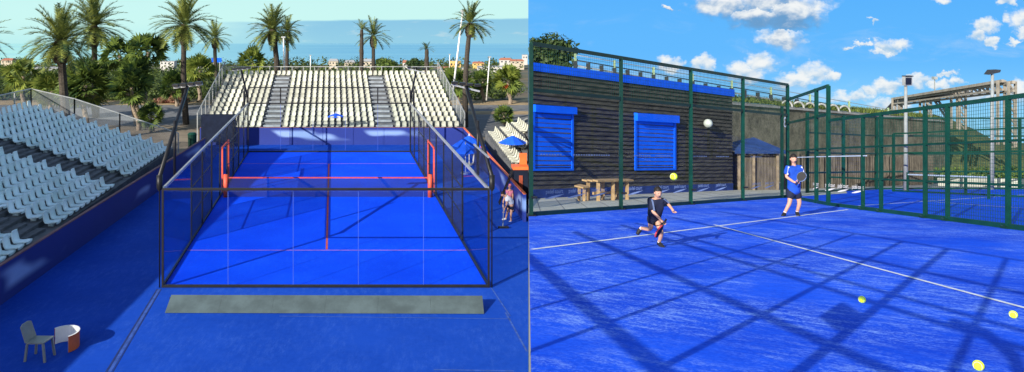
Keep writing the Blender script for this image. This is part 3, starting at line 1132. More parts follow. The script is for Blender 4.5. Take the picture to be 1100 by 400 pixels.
def fan_leaf(q, c, az, el, L, fr, droop=0.0):
    d = Vector((math.cos(az) * math.cos(el), math.sin(az) * math.cos(el), math.sin(el)))
    e = Vector(c) + d * L
    side = d.cross(Vector((0, 0, 1)))
    if side.length < 0.05:
        side = Vector((1, 0, 0))
    side.normalize()
    up = side.cross(d)
    ro = random.uniform(-1.1, 1.1)
    side, up = side * math.cos(ro) + up * math.sin(ro), up * math.cos(ro) - side * math.sin(ro)
    q.quad(Vector(c) - side * 0.02, e - side * 0.02, e + side * 0.02, Vector(c) + side * 0.02)
    nb = 13
    for j in range(nb):
        a = math.radians(-105 + 210 * j / (nb - 1))
        v = d * math.cos(a) + side * math.sin(a) + up * 0.1
        tip = e + v * fr * random.uniform(0.85, 1.1) - Vector((0, 0, fr * 0.25 * random.random()))
        wv = (side * math.cos(a) - d * math.sin(a)) * fr * 0.085
        mid = e + v * fr * 0.55
        q.add([e, mid - wv, tip, mid + wv], [(0, 1, 2, 3)])


def fan_palm(lab, stems, R, seed, m='fan', nf=44, tr=0.16, skirt=0, fruit=False, grp=None):
    random.seed(seed)
    base = Vector(stems[0][0])
    t = thing('fan_palm', lab, 'palm tree', base, grp)
    for (bp, cp) in stems:
        bp, cp = Vector(bp), Vector(cp)
        pts = [bp.lerp(cp, i / 8) + Vector((0.1 * math.sin(i), 0, 0)) for i in range(9)]
        MB().tube(pts, [tr * (1.2 - 0.3 * i / 8) * (1 + 0.08 * (i % 2)) for i in range(9)], 9).build('trunk', M['trunk2'], t)
        q = MB()
        for i in range(nf):
            f = (i + 0.5) / nf
            el = math.radians(82 - 135 * f + random.uniform(-10, 10))
            fan_leaf(q, cp, i * 2.39996 + random.uniform(-0.4, 0.4), el, R * random.uniform(0.35, 0.6), R * random.uniform(0.45, 0.6))
        q.build('crown', M[m], t)
        if fruit:
            q = MB()
            for i in range(26):
                q.ball(cp + Vector((random.gauss(0, 0.15) - 0.3, -R * 0.35, -R * 0.35 + random.gauss(0, 0.14))), 0.09, 6, 4)
            q.build('fruit_cluster', M['orange'], t)
    return t


def gz(Y):
    return ht(Y) if Y > 70 else 0.0


def GP(x, Y):
    return Vector(((x - CX) * Y / FPX, Y, gz(Y)))


date_palm('date palm with an orange dead tuft just behind the side stand', GP(73, 49), P(65, 46, 49), 2.5, 11, 0.27, dead=7)
date_palm('tall date palm behind and above the palm with the orange tuft', GP(103, 62), P(101, 30, 62), 2.9, 12, 0.24)
date_palm('tall dark trunked date palm alone by the road, crown against the sky', GP(200, 58), P(198, 29, 58), 2.65, 13, 0.21)
date_palm('small slim date palm left of the large end stand', GP(236, 85), P(231, 42, 85), 2.0, 14, 0.22, 34)
date_palm('full crowned date palm of the close pair behind the end stand', GP(297, 72), P(293, 34, 72), 2.5, 15, 0.27)
date_palm('slimmer date palm of the close pair behind the end stand', GP(309, 78), P(309, 35, 78), 1.7, 16, 0.2, 34)
date_palm('date palm with a sparse feathery crown beside a bare trunk behind the seats', GP(401, 74), P(401, 40, 74), 1.9, 17, 0.19, 26)
date_palm('tall date palm beside the tilted white pole', GP(500, 56.6), P(505, 27, 56.6), 1.75, 18, 0.2, 40)
date_palm('date palm cut by the frame edge with only frond tips showing', GP(-24, 55), P(-22, 44, 55), 2.2, 19, 0.22, 34)
# cropped trunks
for lab, x, y0, Y, sd, top in (('ragged palm with a thin small crown close by the sparse palm', 388, 32, 73, 21, 16), ('short pruned palm with a tiny tuft on a stout trunk', 458, 53, 76, 22, 22)):
    random.seed(sd)
    b0 = GP(x, Y)
    t = thing('pruned_palm', lab, 'palm tree', b0)
    c0 = P(x + 0.5, y0, Y)
    pts = [b0.lerp(c0, i / 16) for i in range(17)]
    MB().tube(pts, [(0.16 if sd == 21 else 0.19) * (0.9 + 0.35 * math.sin(PI * i / 16)) * (1 + 0.16 * (i % 2)) for i in range(17)], 9).build('trunk', M['trunk'], t)
    q = MB()
    for i in range(top):
        frond(q, c0, random.uniform(0, 6.28), math.radians(random.uniform(-5, 70)), 1.25 if sd == 21 else 0.95, 0.9, 0.2, 16, 0.022)
    q.build('crown', M['frond'], t)

fan_palm('tall triple fan palm clump with pale trunks by the road', [(GP(150, 56), P(143, 82, 56)), (GP(155, 57), P(158, 56, 57)), (GP(146, 58), P(127, 60, 58)), (GP(149, 55), P(150, 100, 55) + Vector((-0.7, 0, 0.4)))], 1.75, 31, nf=36, tr=0.13)
fan_palm('low bushy fan palm at the foot of the tall triple clump', [(GP(162, 54), P(162, 124, 54))], 1.15, 32, nf=34)
fan_palm('yellow green fan palm on a short trunk behind the side stand', [(GP(25, 66), P(24, 82, 66))], 1.9, 33, 'fan_bright', 36)
fan_palm('dense dark fan palm between the two tallest palms', [(GP(92, 55), P(90, 92, 55))], 2.2, 34, nf=52)
fan_palm('broad yellowish fan palm low behind the stand fence', [(GP(55, 60), P(55, 98, 60))], 1.8, 35, 'fan_bright', 36)
fan_palm('bright fan palm just behind the end stand seats', [(GP(271, 68), P(271, 68, 68))], 1.7, 36, 'fan_bright', 38)
fan_palm('yellow green fan palm behind the dark trunked roadside palm', [(GP(214, 74), P(214, 76, 74))], 1.9, 37, 'fan_bright', 40)
fan_palm('dark fan palm behind the tall palm and tilted pole', [(GP(492, 72), P(490, 90, 72))], 1.9, 38, 'fan', 40)
fan_palm('fan palm carrying a bright orange fruit cluster beyond the road', [(GP(548, 72), P(545, 86, 72))], 1.75, 39, 'fan_bright', 46, fruit=True)
fan_palm('low dark fan palm beside the railing of the small stand', [(GP(541, 58), P(541, 124, 58))], 0.95, 40, 'fan', 30)
fan_palm('small dark fan palm to the right of the tall palm trunk', [(GP(519, 74), P(518, 88, 74))], 1.35, 41, 'fan', 34)
fan_palm('shaggy green fan palm beside the triple clump near the road', [(GP(190, 70), P(186, 92, 70))], 1.6, 42, 'fan', 34)


def leafy(name, lab, base, c, r, n, size, m, sq, cat='tree', keep=None, lumps=7, seed=1, trunk_r=0.15):
    random.seed(seed)
    t = thing(name, lab, cat, base)
    c = Vector(c)
    base = Vector(base)
    q = MB()
    q.tube([base, base.lerp(c, 0.6), c], [trunk_r, trunk_r * 0.8, trunk_r * 0.4], 8)
    for k in range(6):
        a = k * 2.4
        q.tube([base.lerp(c, 0.6), c + Vector((math.cos(a) * r * 0.55 * sq[0], math.sin(a) * r * 0.55 * sq[1], r * 0.2 * math.sin(a * 3)))], [trunk_r * 0.6, trunk_r * 0.2], 6)
    if keep:
        keepers = [i for i, v in enumerate(q.v) if not keep(v)]
        for i in keepers:
            q.v[i].x = bx(q.v[i].y) + 0.05
    q.build('trunk', M['bark'], t)
    q = MB()
    for k in range(lumps):
        d = Vector((random.gauss(0, 1) * sq[0], random.gauss(0, 1) * sq[1], random.gauss(0, 0.8) * sq[2]))
        d = d.normalized() * r * random.uniform(0.35, 0.75)
        d = Vector((d.x * sq[0], d.y * sq[1], d.z * sq[2]))
        q.leaves(c + d, r * random.uniform(0.35, 0.55), n // lumps, size, sq, keep)
    q.leaves(c, r * 0.7, n // 3, size, sq, keep)
    q.build('crown', M[m], t)
    return t


leafy('round_tree', 'round bright green tree behind the end stand seats', GP(416, 80), P(416, 72, 80), 1.75, 2600, 0.16, 'tree', (1, 1, 0.7), seed=51)
leafy('dome_tree', 'small dark domed tree among the distant houses', GP(447, 180), P(447, 68, 180), 2.4, 1200, 0.26, 'tree_dark', (1.1, 1, 0.6), seed=52)

# ---- scrub
random.seed(77)
q = MB()


def shrub(x, Y, r, n, size, up=0.5):
    c = GP(x, Y)
    if c.x + r * 1.1 > bx(Y):
        return
    q.leaves(c + Vector((0, 0, r * up)), r, n, size, (1.15, 1, 0.85))


for i in range(330):
    Y = random.uniform(73, 128)
    shrub(random.uniform(-40, 252), Y, random.uniform(0.9, 2.1), 130, 0.2)
for i in range(200):
    Y = random.uniform(110, 230)
    shrub(random.uniform(-40, 270), Y, random.uniform(1.6, 3.4), 120, 0.32)
for i in range(90):
    Y = random.uniform(75, 120)
    shrub(random.uniform(240, 500), Y, random.uniform(0.8, 1.5), 90, 0.2)
for i in range(70):
    Y = random.uniform(76, 130)
    shrub(random.uniform(470, 566), Y, random.uniform(0.6, 1.5), 100, 0.18)
for i in range(230):
    Y = random.uniform(180, 640)
    shrub(random.uniform(-30, 566), Y, random.uniform(2.0, 4.6) * (0.6 + Y / 700), 60, 0.55 * (0.5 + Y / 450))
s_ = q.build('shrubland', M['bush'])
s_['kind'] = 'stuff'
tag(s_, 'dense green coastal scrub between the road and the sea', 'shrubs')
# flowering bush by the road
leafy('flowering_bush', 'low pinkish flowering bush across the road from the dark palm', GP(183, 73), P(184, 106, 73), 1.2, 1500, 0.12, 'dead', (1.3, 1, 0.6), 'bush', seed=53, trunk_r=0.05)
for v in bpy.data.objects['flowering_bush'].children:
    if v.name.startswith('crown'):
        v.data.materials[0] = leaf_mat('rusty_bloom', (0.08, 0.09, 0.03), (0.36, 0.15, 0.12), 1.6)

# ---- distant houses
M['wall_cream'] = mat('cream_render', (0.46, 0.40, 0.31), 0.9, 0.1)
M['wall_white'] = mat('white_render', (0.50, 0.48, 0.45), 0.9, 0.08)
M['wall_ochre'] = mat('ochre_render', (0.66, 0.42, 0.15), 0.9, 0.1)
M['roof_red'] = mat('clay_roof', (0.36, 0.14, 0.085), 0.9, 0.2)
M['roof_grey'] = mat('grey_roof', (0.30, 0.31, 0.32), 0.9, 0.2)
M['pane'] = mat('dark_window', (0.03, 0.04, 0.05), 0.3, 0.1)


def house(lab, x0, x1, yt, yb, Y, wm, rm, gable=True, nw=3):
    a, c = P(x0, yb, Y), P(x1, yb, Y)
    w = c.x - a.x
    h = (yb - yt) * Y / FPX
    ctr = Vector(((a.x + c.x) / 2, Y, a.z))
    t = thing('distant_house', lab, 'house', ctr)
    hw = h * (0.68 if gable else 0.93)
    dpt = max(4.0, w * 0.6)
    MB().box(ctr + Vector((0, dpt / 2, -3)), w, dpt, hw + 3).build('wall', M[wm], t)
    q = MB()
    if gable:
        z = ctr.z + hw
        e = w * 0.05
        A = [Vector((a.x - e, Y - 0.3, z)), Vector((c.x + e, Y - 0.3, z)), Vector((c.x + e, Y + dpt + 0.3, z)), Vector((a.x - e, Y + dpt + 0.3, z))]
        r0, r1 = Vector((a.x + w * 0.12, Y + dpt / 2, z + h * 0.32)), Vector((c.x - w * 0.12, Y + dpt / 2, z + h * 0.32))
        q.add(A + [r0, r1], [(0, 1, 5, 4), (1, 2, 5), (2, 3, 4, 5), (3, 0, 4), (3, 2, 1, 0)])
    else:
        q.box(ctr + Vector((0, dpt / 2, hw)), w * 1.03, dpt * 1.03, h * 0.07)
    q.build('roof', M[rm], t)
    for j in range(nw):
        ww = w / nw * 0.4
        MB().box(Vector((a.x + w * (j + 0.5) / nw, Y - 0.03, ctr.z + hw * 0.42)), ww, 0.06, hw * 0.32).build('window', M['pane'], t)


house('ochre yellow house beside the tilted pole near the shore', 483, 495, 66, 73, 420, 'wall_ochre', 'wall_ochre', False)
house('white house with a red roof on the rise at the shore', 537, 550, 62.5, 69, 460, 'wall_white', 'roof_red')
house('long house with a red roof behind the fruiting palm', 549, 563, 64, 69.5, 430, 'wall_cream', 'roof_red')
house('white house at the top of the rise, cut by the green post', 561.5, 566.6, 59, 65, 480, 'wall_white', 'roof_grey', False, 2)
house('orange roofed house right of the tall palm trunk', 508, 520, 66.5, 71.5, 400, 'wall_ochre', 'roof_red')
house('long pale warehouse with a flat roof below the red roofs', 514, 547, 72, 78, 300, 'wall_white', 'roof_grey', False, 8)
house('low house with pink walls between tall palm and tilted pole', 470, 484, 72, 77, 320, 'wall_cream', 'roof_red')
house('low flat terrace of pale sheds left of the tall palm', 486, 503, 73.5, 79, 290, 'wall_cream', 'roof_grey', False, 5)
house('narrow white tower house close to the domed tree', 432.5, 437, 65, 73, 380, 'wall_white', 'roof_red', True, 1)
house('pale house left of the domed tree', 436, 444, 69.5, 74, 330, 'wall_white', 'roof_grey', False, 2)
house('cream villa with a peaked roof farthest from the tall palms', 353, 363, 63.5, 71, 380, 'wall_cream', 'roof_grey')
house('cream villa in the middle of the three by the sea', 370, 381, 65, 72, 390, 'wall_cream', 'roof_grey')
house('cream villa next to the bare palm trunk', 389.5, 400, 63.5, 72, 400, 'wall_cream', 'roof_grey')
house('small red roofed house low over the scrub by the frame edge', 1, 13, 63, 69, 300, 'wall_cream', 'roof_red')
house('long dark walled building half sunk in the scrub', 33, 63, 73, 83, 210, 'roof_grey', 'roof_grey', False, 6)
house('white flat roofed house above the scrub near the triple fan palm', 172, 187, 66, 71, 330, 'wall_white', 'roof_grey', False, 4)
house('grey flat building beside the blue board in the scrub', 212, 224, 68, 75, 260, 'roof_grey', 'wall_white', False, 3)
house('small red roofed house behind the tall palm with the ragged neck', 95, 106, 66, 71, 320, 'wall_cream', 'roof_red')

# blue board, poles
t = thing('blue_billboard', 'small blue billboard on posts above the scrub', 'billboard', P(232, 80, 150))
q = MB()
a = P(227.5, 67, 150)
q.box(a + Vector((0.95, 0, 0)), 1.0 * 2, 0.15, 0.85)
q.build('panel', M['fascia'], t)
for k in (0.3, 1.6):
    MB().beam(a + Vector((k, 0, 0.1)), a + Vector((k, 0, -3.2)), 0.12).build('post', M['steel'], t)
for lab, xb, yb, xt, yt, Y, r in (('tilted tall white pole against the sea beside the palm', 485.5, 108, 497, 13, 60, 0.075),
                                  ('upright white pole in front of the close palm pair', 305.5, 80, 304.5, 41, 66, 0.07),
                                  ('thin grey lamp pole right of the tall palm beyond the road', 522.5, 108, 526, 62, 73, 0.06),
                                  ('thin distant lamp pole behind the middle seats', 333.5, 79, 333.5, 60, 90, 0.05),
                                  ('thin distant lamp pole by the ochre house', 483, 76, 483, 59, 130, 0.07)):
    t = thing('tall_pole', lab, 'pole', P(xb, yb, Y))
    MB().tube([P(xb, yb, Y), P(xt, yt, Y)], [r * 1.2, r * 0.8], 8).build('shaft', M['white'], t, smooth=True)
    MB().box(P(xt, yt, Y), r * 5, r * 3, r * 2).build('head', M['steel'], t)

# ================================================================== UPPER PLACE (terrace court)
def rpoly(name, pts, m, h, kind='structure'):
    q = MB()
    q.add([RP(p[0], p[1], h) for p in pts], [tuple(range(len(pts)))])
    return struct(q.build(name, m), kind)


# terrace body: a thick slab whose straight side is the retaining wall towards the lower courts
tp = [(-9, -14), (70, -14), (95, 95), (bx(95), 95), (0.02, 0.02), (-4.95, 7.6), (-9, 7.6)]
q = MB()
n = len(tp)
q.v += [RP(x, y, -0.02) for x, y in tp] + [Vector((x, y, -16)) for x, y in tp]
q.f.append(tuple(range(n)))
q.f.append(tuple(reversed(range(n, 2 * n))))
for i in range(n):
    j = (i + 1) % n
    q.f.append((i, n + i, n + j, j))
struct(q.build('terrace_ground', M['slab']))
F0, FC, FK, FE = (3.13, 20.87), (15.84, 32.0), (14.35, 26.1), (13.37, 16.9)
FE2 = (12.5, 9.5)
e = 0.012
rpoly('court_turf', [(-8.9, -13.9), (12, -13.9), (12.3, 5), FE2, FE, FK, FC, (bx(20.85) + 0.01, 20.85), (0.03, 0.05), (-4.9, 7.5), (-8.9, 7.5)], M['turf_right'], 0.004)
rpoly('neighbour_turf', [(FE2[0] + 0.08, FE2[1]), (40, 9.5), (38, 42), (25.5, 41.5), (19.3, 37), (FC[0] + 0.2, FC[1] + 0.1), (FK[0] + 0.08, FK[1]), (FE[0] + 0.08, FE[1])], M['turf_far'], 0.004)
rpoly('paving', [(bx(20.95) + 0.01, 20.95), (FC[0], FC[1] + 0.1), (21, 36.5), (24, 42), (17.1, 40.6), (4.57, 31)], M['paving'], 0.008)


def rstrip(a, c, w, m, h, name):
    a, c = Vector(a), Vector(c)
    d = (c - a)
    d.z = 0
    d.normalize()
    nn = Vector((-d.y, d.x, 0)) * w / 2
    pts = [a - nn, c - nn, c + nn, a + nn]
    rpoly(name, [(p.x, p.y) for p in pts], m, h)


a, c = RG(567, 269), RG(911, 225.6)
a = a + (c - a) * ((EDGE * a.y - a.x + 0.06) / ((c - a).x - EDGE * (c - a).y)) if True else a
rstrip(a, c, 0.09, M['line_white'], 0.009, 'service_line')
rstrip(RG(767, 242), RG(1112, 335), 0.06, M['line_white'], 0.013, 'centre_line')
rstrip(RG(905, 222.5), RG(1110, 209), 0.07, M['line_white'], 0.009, 'service_line')
rstrip(RG(985, 216), RG(1112, 225), 0.07, M['line_white'], 0.012, 'centre_line')
FL0 = (4.575, 31.0)
# paving joints
for k in range(14):
    a = Vector((*F0, 0)).lerp(Vector((*FC, 0)), (k + 0.4) / 14)
    c = Vector((FL0[0], FL0[1], 0)).lerp(Vector((17, 40.5, 0)), (k + 0.4) / 14)
    rstrip(a.lerp(c, 0.03), a.lerp(c, 0.97), 0.025, M['concrete'], 0.012, 'paving_joint')

# ---- timber building
FL, FR = Vector((4.575, 31.0, 0)), Vector((17.0, 40.5, 0))
FD = (FR - FL).normalized()
FN = Vector((FD.y, -FD.x, 0))


def facY(x):
    k = (x - CX) / FPX
    s = FD.x / FD.y
    return (FL.x - s * FL.y) / (k - s)


def fac(x, y, off=0.0):
    return P(x, y, facY(x)) + FN * off


def fh(x, y):
    p = fac(x, y)
    return p.z - rz(p.y)


bld = thing('timber_building', 'dark timber clad building with blue roof edge and two blue shutters', 'building', RP(FL.x, FL.y))
BR_, BL_ = Vector((13.2, 45.6, 0)), Vector((bx(45.6) + 0.02, 45.6, 0))
TL, TR = fac(568, 68.5).z - 0.05, fac(786, 97.5).z - 0.05
core = [FL - FN * 0.05 + Vector((0.02, 0, 0)), FR - FN * 0.05, BR_, BL_]
q = MB()
zb = [rz(p.y) - 0.3 for p in core]
zt = [TL, TR, TR - 1.8, TL - 1.8]
q.add([Vector((p.x, p.y, z)) for p, z in zip(core, zb)] + [Vector((p.x, p.y, z)) for p, z in zip(core, zt)],
      [(3, 2, 1, 0), (4, 5, 6, 7), (0, 1, 5, 4), (1, 2, 6, 5), (2, 3, 7, 6), (3, 0, 4, 7)])
q.build('core', M['plank'], bld)
q = MB()
random.seed(5)
nrow = 28
bl0, bl1 = rz(FL.y), rz(FR.y)
for k in range(nrow):
    za0 = bl0 + (TL - bl0) * k / nrow
    zc0 = bl0 + (TL - bl0) * (k + 1) / nrow
    za1 = bl1 + (TR - bl1) * k / nrow
    zc1 = bl1 + (TR - bl1) * (k + 1) / nrow
    cuts = sorted([0.0, 1.0] + [random.uniform(0.15, 0.85) for _ in range(2)])
    for s0, s1 in zip(cuts, cuts[1:]):
        A = FL.lerp(FR, s0 + 0.0004)
        B = FL.lerp(FR, s1 - 0.0004)
        wob = random.uniform(0, 0.008)
        l = lambda a_, b_, f: a_ + (b_ - a_) * f
        p0 = Vector((A.x, A.y, l(za0, za1, s0))) + FN * (0.095 + wob)
        p1 = Vector((B.x, B.y, l(za0, za1, s1))) + FN * (0.095 + wob)
        p2 = Vector((B.x, B.y, l(zc0, zc1, s1) + 0.02)) + FN * 0.012
        p3 = Vector((A.x, A.y, l(zc0, zc1, s0) + 0.02)) + FN * 0.012
        b0, b1 = p0 - FN * 0.09, p1 - FN * 0.09
        q.add([p0, p1, p2, p3, b0, b1], [(0, 1, 2, 3), (0, 4, 5, 1)])
q.build('wall', M['plank'], bld)
# fascia and roof
q = MB()
f0, f1, f2, f3 = fac(568.4, 75.5, 0.12), fac(787, 103.8, 0.12), fac(787, 96.2, 0.12), fac(568.4, 66.8, 0.12)
q.prism([f0, f1, f2, f3], -FN * 0.10)
q.build('fascia', M['fascia'], bld)
q = MB()
q.add([f3 - FN * 0.02, f2 - FN * 0.02, Vector((BR_.x, BR_.y, f2.z - 1.7)), Vector((BL_.x, BL_.y, f3.z - 1.7))], [(0, 1, 2, 3)])
q.build('roof', M['navy_roof'], bld)
q = MB()
q.prism([RP(FL.x, FL.y, 0.0) + FN * 0.07, RP(FR.x, FR.y, 0.0) + FN * 0.07, RP(FR.x, FR.y, 0.40) + FN * 0.07, RP(FL.x, FL.y, 0.40) + FN * 0.07], FN * 0.03)
q.build('plinth', M['bluestrip'], bld)
for (x0, x1, yt, ym, yb) in ((571.5, 613, 113.5, 121, 179.5), (681, 723, 122.5, 130.5, 179.5)):
    A, B = fac(x0, yb), fac(x1, yb)
    hb = fh((x0 + x1) / 2, yb)
    hm = fh((x0 + x1) / 2, ym)
    htp = fh((x0 + x1) / 2, yt)

    def sp(f, h, off):
        p = A.lerp(B, f)
        return RP(p.x, p.y, h) + FN * off
    q = MB()
    ns = 22
    for k in range(ns):
        h0, h1 = hb + (hm - hb) * k / ns, hb + (hm - hb) * (k + 1) / ns
        hmid = (h0 + h1) / 2
        q.add([sp(0.03, h0, 0.085), sp(0.97, h0, 0.085), sp(0.97, hmid, 0.0872), sp(0.03, hmid, 0.0872), sp(0.97, h1, 0.085), sp(0.03, h1, 0.085)], [(0, 1, 2, 3), (3, 2, 4, 5)])
    shu = q.build('shutter', M['shutter'], bld)
    q = MB()
    q.prism([sp(-0.03, hm, 0.07), sp(1.04, hm, 0.07), sp(1.04, htp, 0.07), sp(-0.03, htp, 0.07)], FN * 0.22)
    q.build('shutter_box', M['shutter'], shu)
    q = MB()
    for f in (0.0, 1.0):
        q.prism([sp(f - 0.025, hb - 0.05, 0.07), sp(f + 0.025, hb - 0.05, 0.07), sp(f + 0.025, hm, 0.07), sp(f - 0.025, hm, 0.07)], FN * 0.06)
    q.prism([sp(-0.025, hb - 0.14, 0.07), sp(1.025, hb - 0.14, 0.07), sp(1.025, hb - 0.05, 0.07), sp(-0.025, hb - 0.05, 0.07)], FN * 0.06)
    q.build('shutter_rail', M['fascia'], shu)
gl = thing('wall_globe', 'round white globe on the dark timber wall beside the second shutter', 'wall lamp', fac(755, 132, 0.05))
MB().ball(fac(755, 132, 0.30), 0.225, 18, 12).build('globe', M['globe'], gl, smooth=True)
MB().tube([fac(755, 132, 0.02), fac(755, 132, 0.16)], 0.08, 10).build('bracket', M['dark_steel'], gl)

# ---- timber table and bench
tg = RG(652, 215.3)
tbl = thing('timber_table', 'rough pale timber table in front of the dark building', 'table', tg)


def tp_(a, b_, h):
    p = tg + FD * a + FN * b_
    return Vector((p.x, p.y, rz(p.y) + h))


for j in range(3):
    o = -0.27 + 0.27 * j
    MB().beam(tp_(-1.05, o, 0.80), tp_(1.2, o, 0.80), 0.25, 0.06).build('tabletop_board', M['pine'], tbl)
for (a, o) in ((-0.85, -0.25), (-0.85, 0.25), (0.05, -0.25), (0.05, 0.25), (0.95, -0.25), (0.95, 0.25)):
    MB().beam(tp_(a, o, 0.0), tp_(a, o, 0.77), 0.12).build('leg', M['pine'], tbl)
MB().beam(tp_(-0.85, 0.0, 0.3), tp_(0.95, 0.0, 0.3), 0.08, 0.1).build('stretcher', M['pine'], tbl)
bt = tg + FD * -1.35 - FN * 0.15
bt = RP(bt.x, bt.y)
bs = thing('timber_stool', 'short pale timber stool at the end of the timber table', 'stool', bt)
for s in (-0.12, 0.12):
    MB().beam(bt + FN * s + Vector((0, 0, 0)) - FD * 0.02, bt + FN * s + Vector((0, 0, 0.55)), 0.1).build('leg', M['pine'], bs)
MB().beam(bt - FN * 0.22 + Vector((0, 0, 0.58)), bt + FN * 0.22 + Vector((0, 0, 0.58)), 0.34, 0.06).build('seat', M['pine'], bs)


# ---- green court fences
def wire_panel(a, c, h0, h1, pitch, w, m, parent, name='mesh_panel'):
    """welded mesh of single wires between ground points a and c"""
    q = MB()
    a, c = Vector(a), Vector(c)
    L = (Vector((c.x, c.y, 0)) - Vector((a.x, a.y, 0))).length
    nv = max(2, int(L / pitch))
    for i in range(nv + 1):
        p = a.lerp(c, i / nv)
        q.beam(p + Vector((0, 0, h0)), p + Vector((0, 0, h1)), w)
    nh = max(2, int((h1 - h0) / pitch))
    for j in range(nh + 1):
        h = h0 + (h1 - h0) * j / nh
        q.beam(a + Vector((0, 0, h)), c + Vector((0, 0, h)), w)
    return q.build(name, m, parent)


def on_line(x, A, B):
    """point of line A-B (plan) seen at picture column x; plain intersection used once while laying the fence out"""
    k = (x - CX) / FPX
    d = (B[0] - A[0], B[1] - A[1])
    s = (k * A[1] - A[0]) / (d[0] - k * d[1])
    return RP(A[0] + d[0] * s, A[1] + d[1] * s)


bf = thing('court_fence', 'tall green court fence of glass and mesh in front of the timber building', 'fence', RP(*F0))
cols = [570.5, 667, 742, 798, 846]
bpts = [on_line(x, F0, FC) for x in cols]
HB = 4.85
for i, p in enumerate(bpts):
    ps = MB().beam(p, p + Vector((0, 0, HB)), 0.105, 0.105).build('post', M['green_dark'] if i in (0, 1) else M['green'], bf)
    MB().beam(p + Vector((0.0, -0.08, 0.55)), p + Vector((0.16, -0.08, 0.55)), 0.07, 0.05).build('clamp', M['black'], ps)
    MB().box(p + Vector((0, 0, 0)), 0.24, 0.24, 0.05).build('foot_plate', M['black'], ps)
for i, (a, c) in enumerate(zip(bpts, bpts[1:])):
    MB().beam(a + Vector((0, 0, HB)), c + Vector((0, 0, HB)), 0.09, 0.11).build('top_rail', M['green_dark'], bf)
    MB().beam(a + Vector((0, 0, 3.55)), c + Vector((0, 0, 3.55)), 0.07, 0.10).build('rail', M['green_dark'], bf)
    MB().beam(a + Vector((0, 0, 0.06)), c + Vector((0, 0, 0.06)), 0.08, 0.12).build('bottom_rail', M['green_dark'], bf)
    wire_panel(a, c, 3.6, HB, 0.10, 0.006, M['wire'], bf)
    q = MB()
    nd = (c - a).cross(Vector((0, 0, 1))).normalized()
    q.prism([a + Vector((0, 0, 0.14)), c + Vector((0, 0, 0.14)), c + Vector((0, 0, 3.5)), a + Vector((0, 0, 3.5))], nd * 0.012)
    q.build('glass_pane', M['glass_clear'], bf)
# number post
p8 = on_line(840, F0, FC)
MB().beam(p8, p8 + Vector((0, 0, 3.9)), 0.10).build('post', M['green_dark'], bf)
FDIR = (Vector((*FC, 0)) - Vector((*F0, 0))).normalized()
FNRM = Vector((FDIR.y, -FDIR.x, 0))


def text_obj(body, size, o, xdir, zdir, m, name, parent, mirror=False):
    cu = bpy.data.curves.new('t', 'FONT')
    cu.body = body
    cu.size = size
    cu.align_x = 'CENTER'
    cu.extrude = 0.0
    tmp = bpy.data.objects.new('t', cu)
    COL.objects.link(tmp)
    bpy.context.view_layer.update()
    dg = bpy.context.evaluated_depsgraph_get()
    me = bpy.data.meshes.new_from_object(tmp.evaluated_get(dg))
    vs = [v.co.copy() for v in me.vertices]
    fs = [tuple(p.vertices) for p in me.polygons]
    bpy.data.objects.remove(tmp)
    q = MB()
    s = -1 if mirror else 1
    q.add([Vector(o) + Vector(xdir) * v.x * s + Vector(zdir) * v.y for v in vs], fs)
    return q.build(name, m, parent)


FX = FDIR.copy()
FX.z = -SL * FDIR.y
text_obj('3', 0.62, RP(p8.x, p8.y, 3.02) + FNRM * 0.10 + FDIR * 0.05, FX, (0, 0, 1), M['white'], 'numeral', bf, True)
M['sticker'] = mat('glass_sticker', (0.42, 0.52, 0.66), 0.7, 0.2)
M['sticker_dim'] = mat('dim_glass_sticker', (0.20, 0.27, 0.40), 0.7, 0.2)


def swoosh(o, xd, L, m, parent, sgn=1):
    q = MB()
    for i in range(10):
        f, g = i / 10, (i + 1) / 10
        k = lambda t: Vector(o) + Vector(xd) * (L * (t - 0.5) * sgn) + Vector((0, 0, 0.16 * t * t * L / 1.1 - 0.10))
        w = lambda t: Vector((0, 0, 0.05 * math.sin(PI * min(1, t + 0.05)) + 0.006))
        q.quad(k(f), k(g), k(g) + w(g), k(f) + w(f))
    q.build('glass_swoosh', m, parent)


xs = [595, 619, 643, 682, 711, 730, 755, 774, 812, 826]
for x in xs:
    p = on_line(x, F0, FC)
    o = RP(p.x, p.y, 0.62) + FNRM * 0.02
    mm = M['sticker_dim'] if x < 660 or x > 800 else M['sticker']
    text_obj('padel court', 0.17, o, FX, (0, 0, 1), mm, 'glass_lettering', bf, False)
    swoosh(o - Vector((0, 0, 0.06)), FX, 0.9, mm, bf)
for x in (592, 626, 645, 690, 712, 752, 776, 812):
    p = on_line(x, F0, FC)
    o = RP(p.x, p.y, 1.72) + FNRM * 0.02
    q = MB()
    for j in range(8):
        q.quad(o + FX * (-0.5 + j * 0.125), o + FX * (-0.42 + j * 0.125), o + FX * (-0.42 + j * 0.125) + Vector((0, 0, 0.035)), o + FX * (-0.5 + j * 0.125) + Vector((0, 0, 0.035)))
    q.build('glass_print', M['sticker_dim'], bf)

sf = thing('court_fence', 'lower green side fence of mesh and glass running towards the viewer', 'fence', RP(*FE))
segs = [RP(*FC), on_line(877, FC, FK), RP(*FK)]
for i, p in enumerate(segs):
    if i:
        MB().beam(p, p + Vector((0, 0, 4.2 if i == 2 else 4.25)), 0.105).build('post', M['green'], sf)
for a, c in zip(segs, segs[1:]):
    for h, w in ((4.2, 0.10), (3.2, 0.09), (2.0, 0.06), (0.06, 0.12)):
        MB().beam(a + Vector((0, 0, h)), c + Vector((0, 0, h)), 0.07, w).build('rail', M['green'], sf)
    nd = (c - a).cross(Vector((0, 0, 1))).normalized()
    MB().prism([a + Vector((0, 0, 0.14)), c + Vector((0, 0, 0.14)), c + Vector((0, 0, 3.1)), a + Vector((0, 0, 3.1))], nd * 0.012).build('glass_pane', M['glass_clear'], sf)
cols2 = [889.5, 927, 946.5, 994, 1018, 1083]
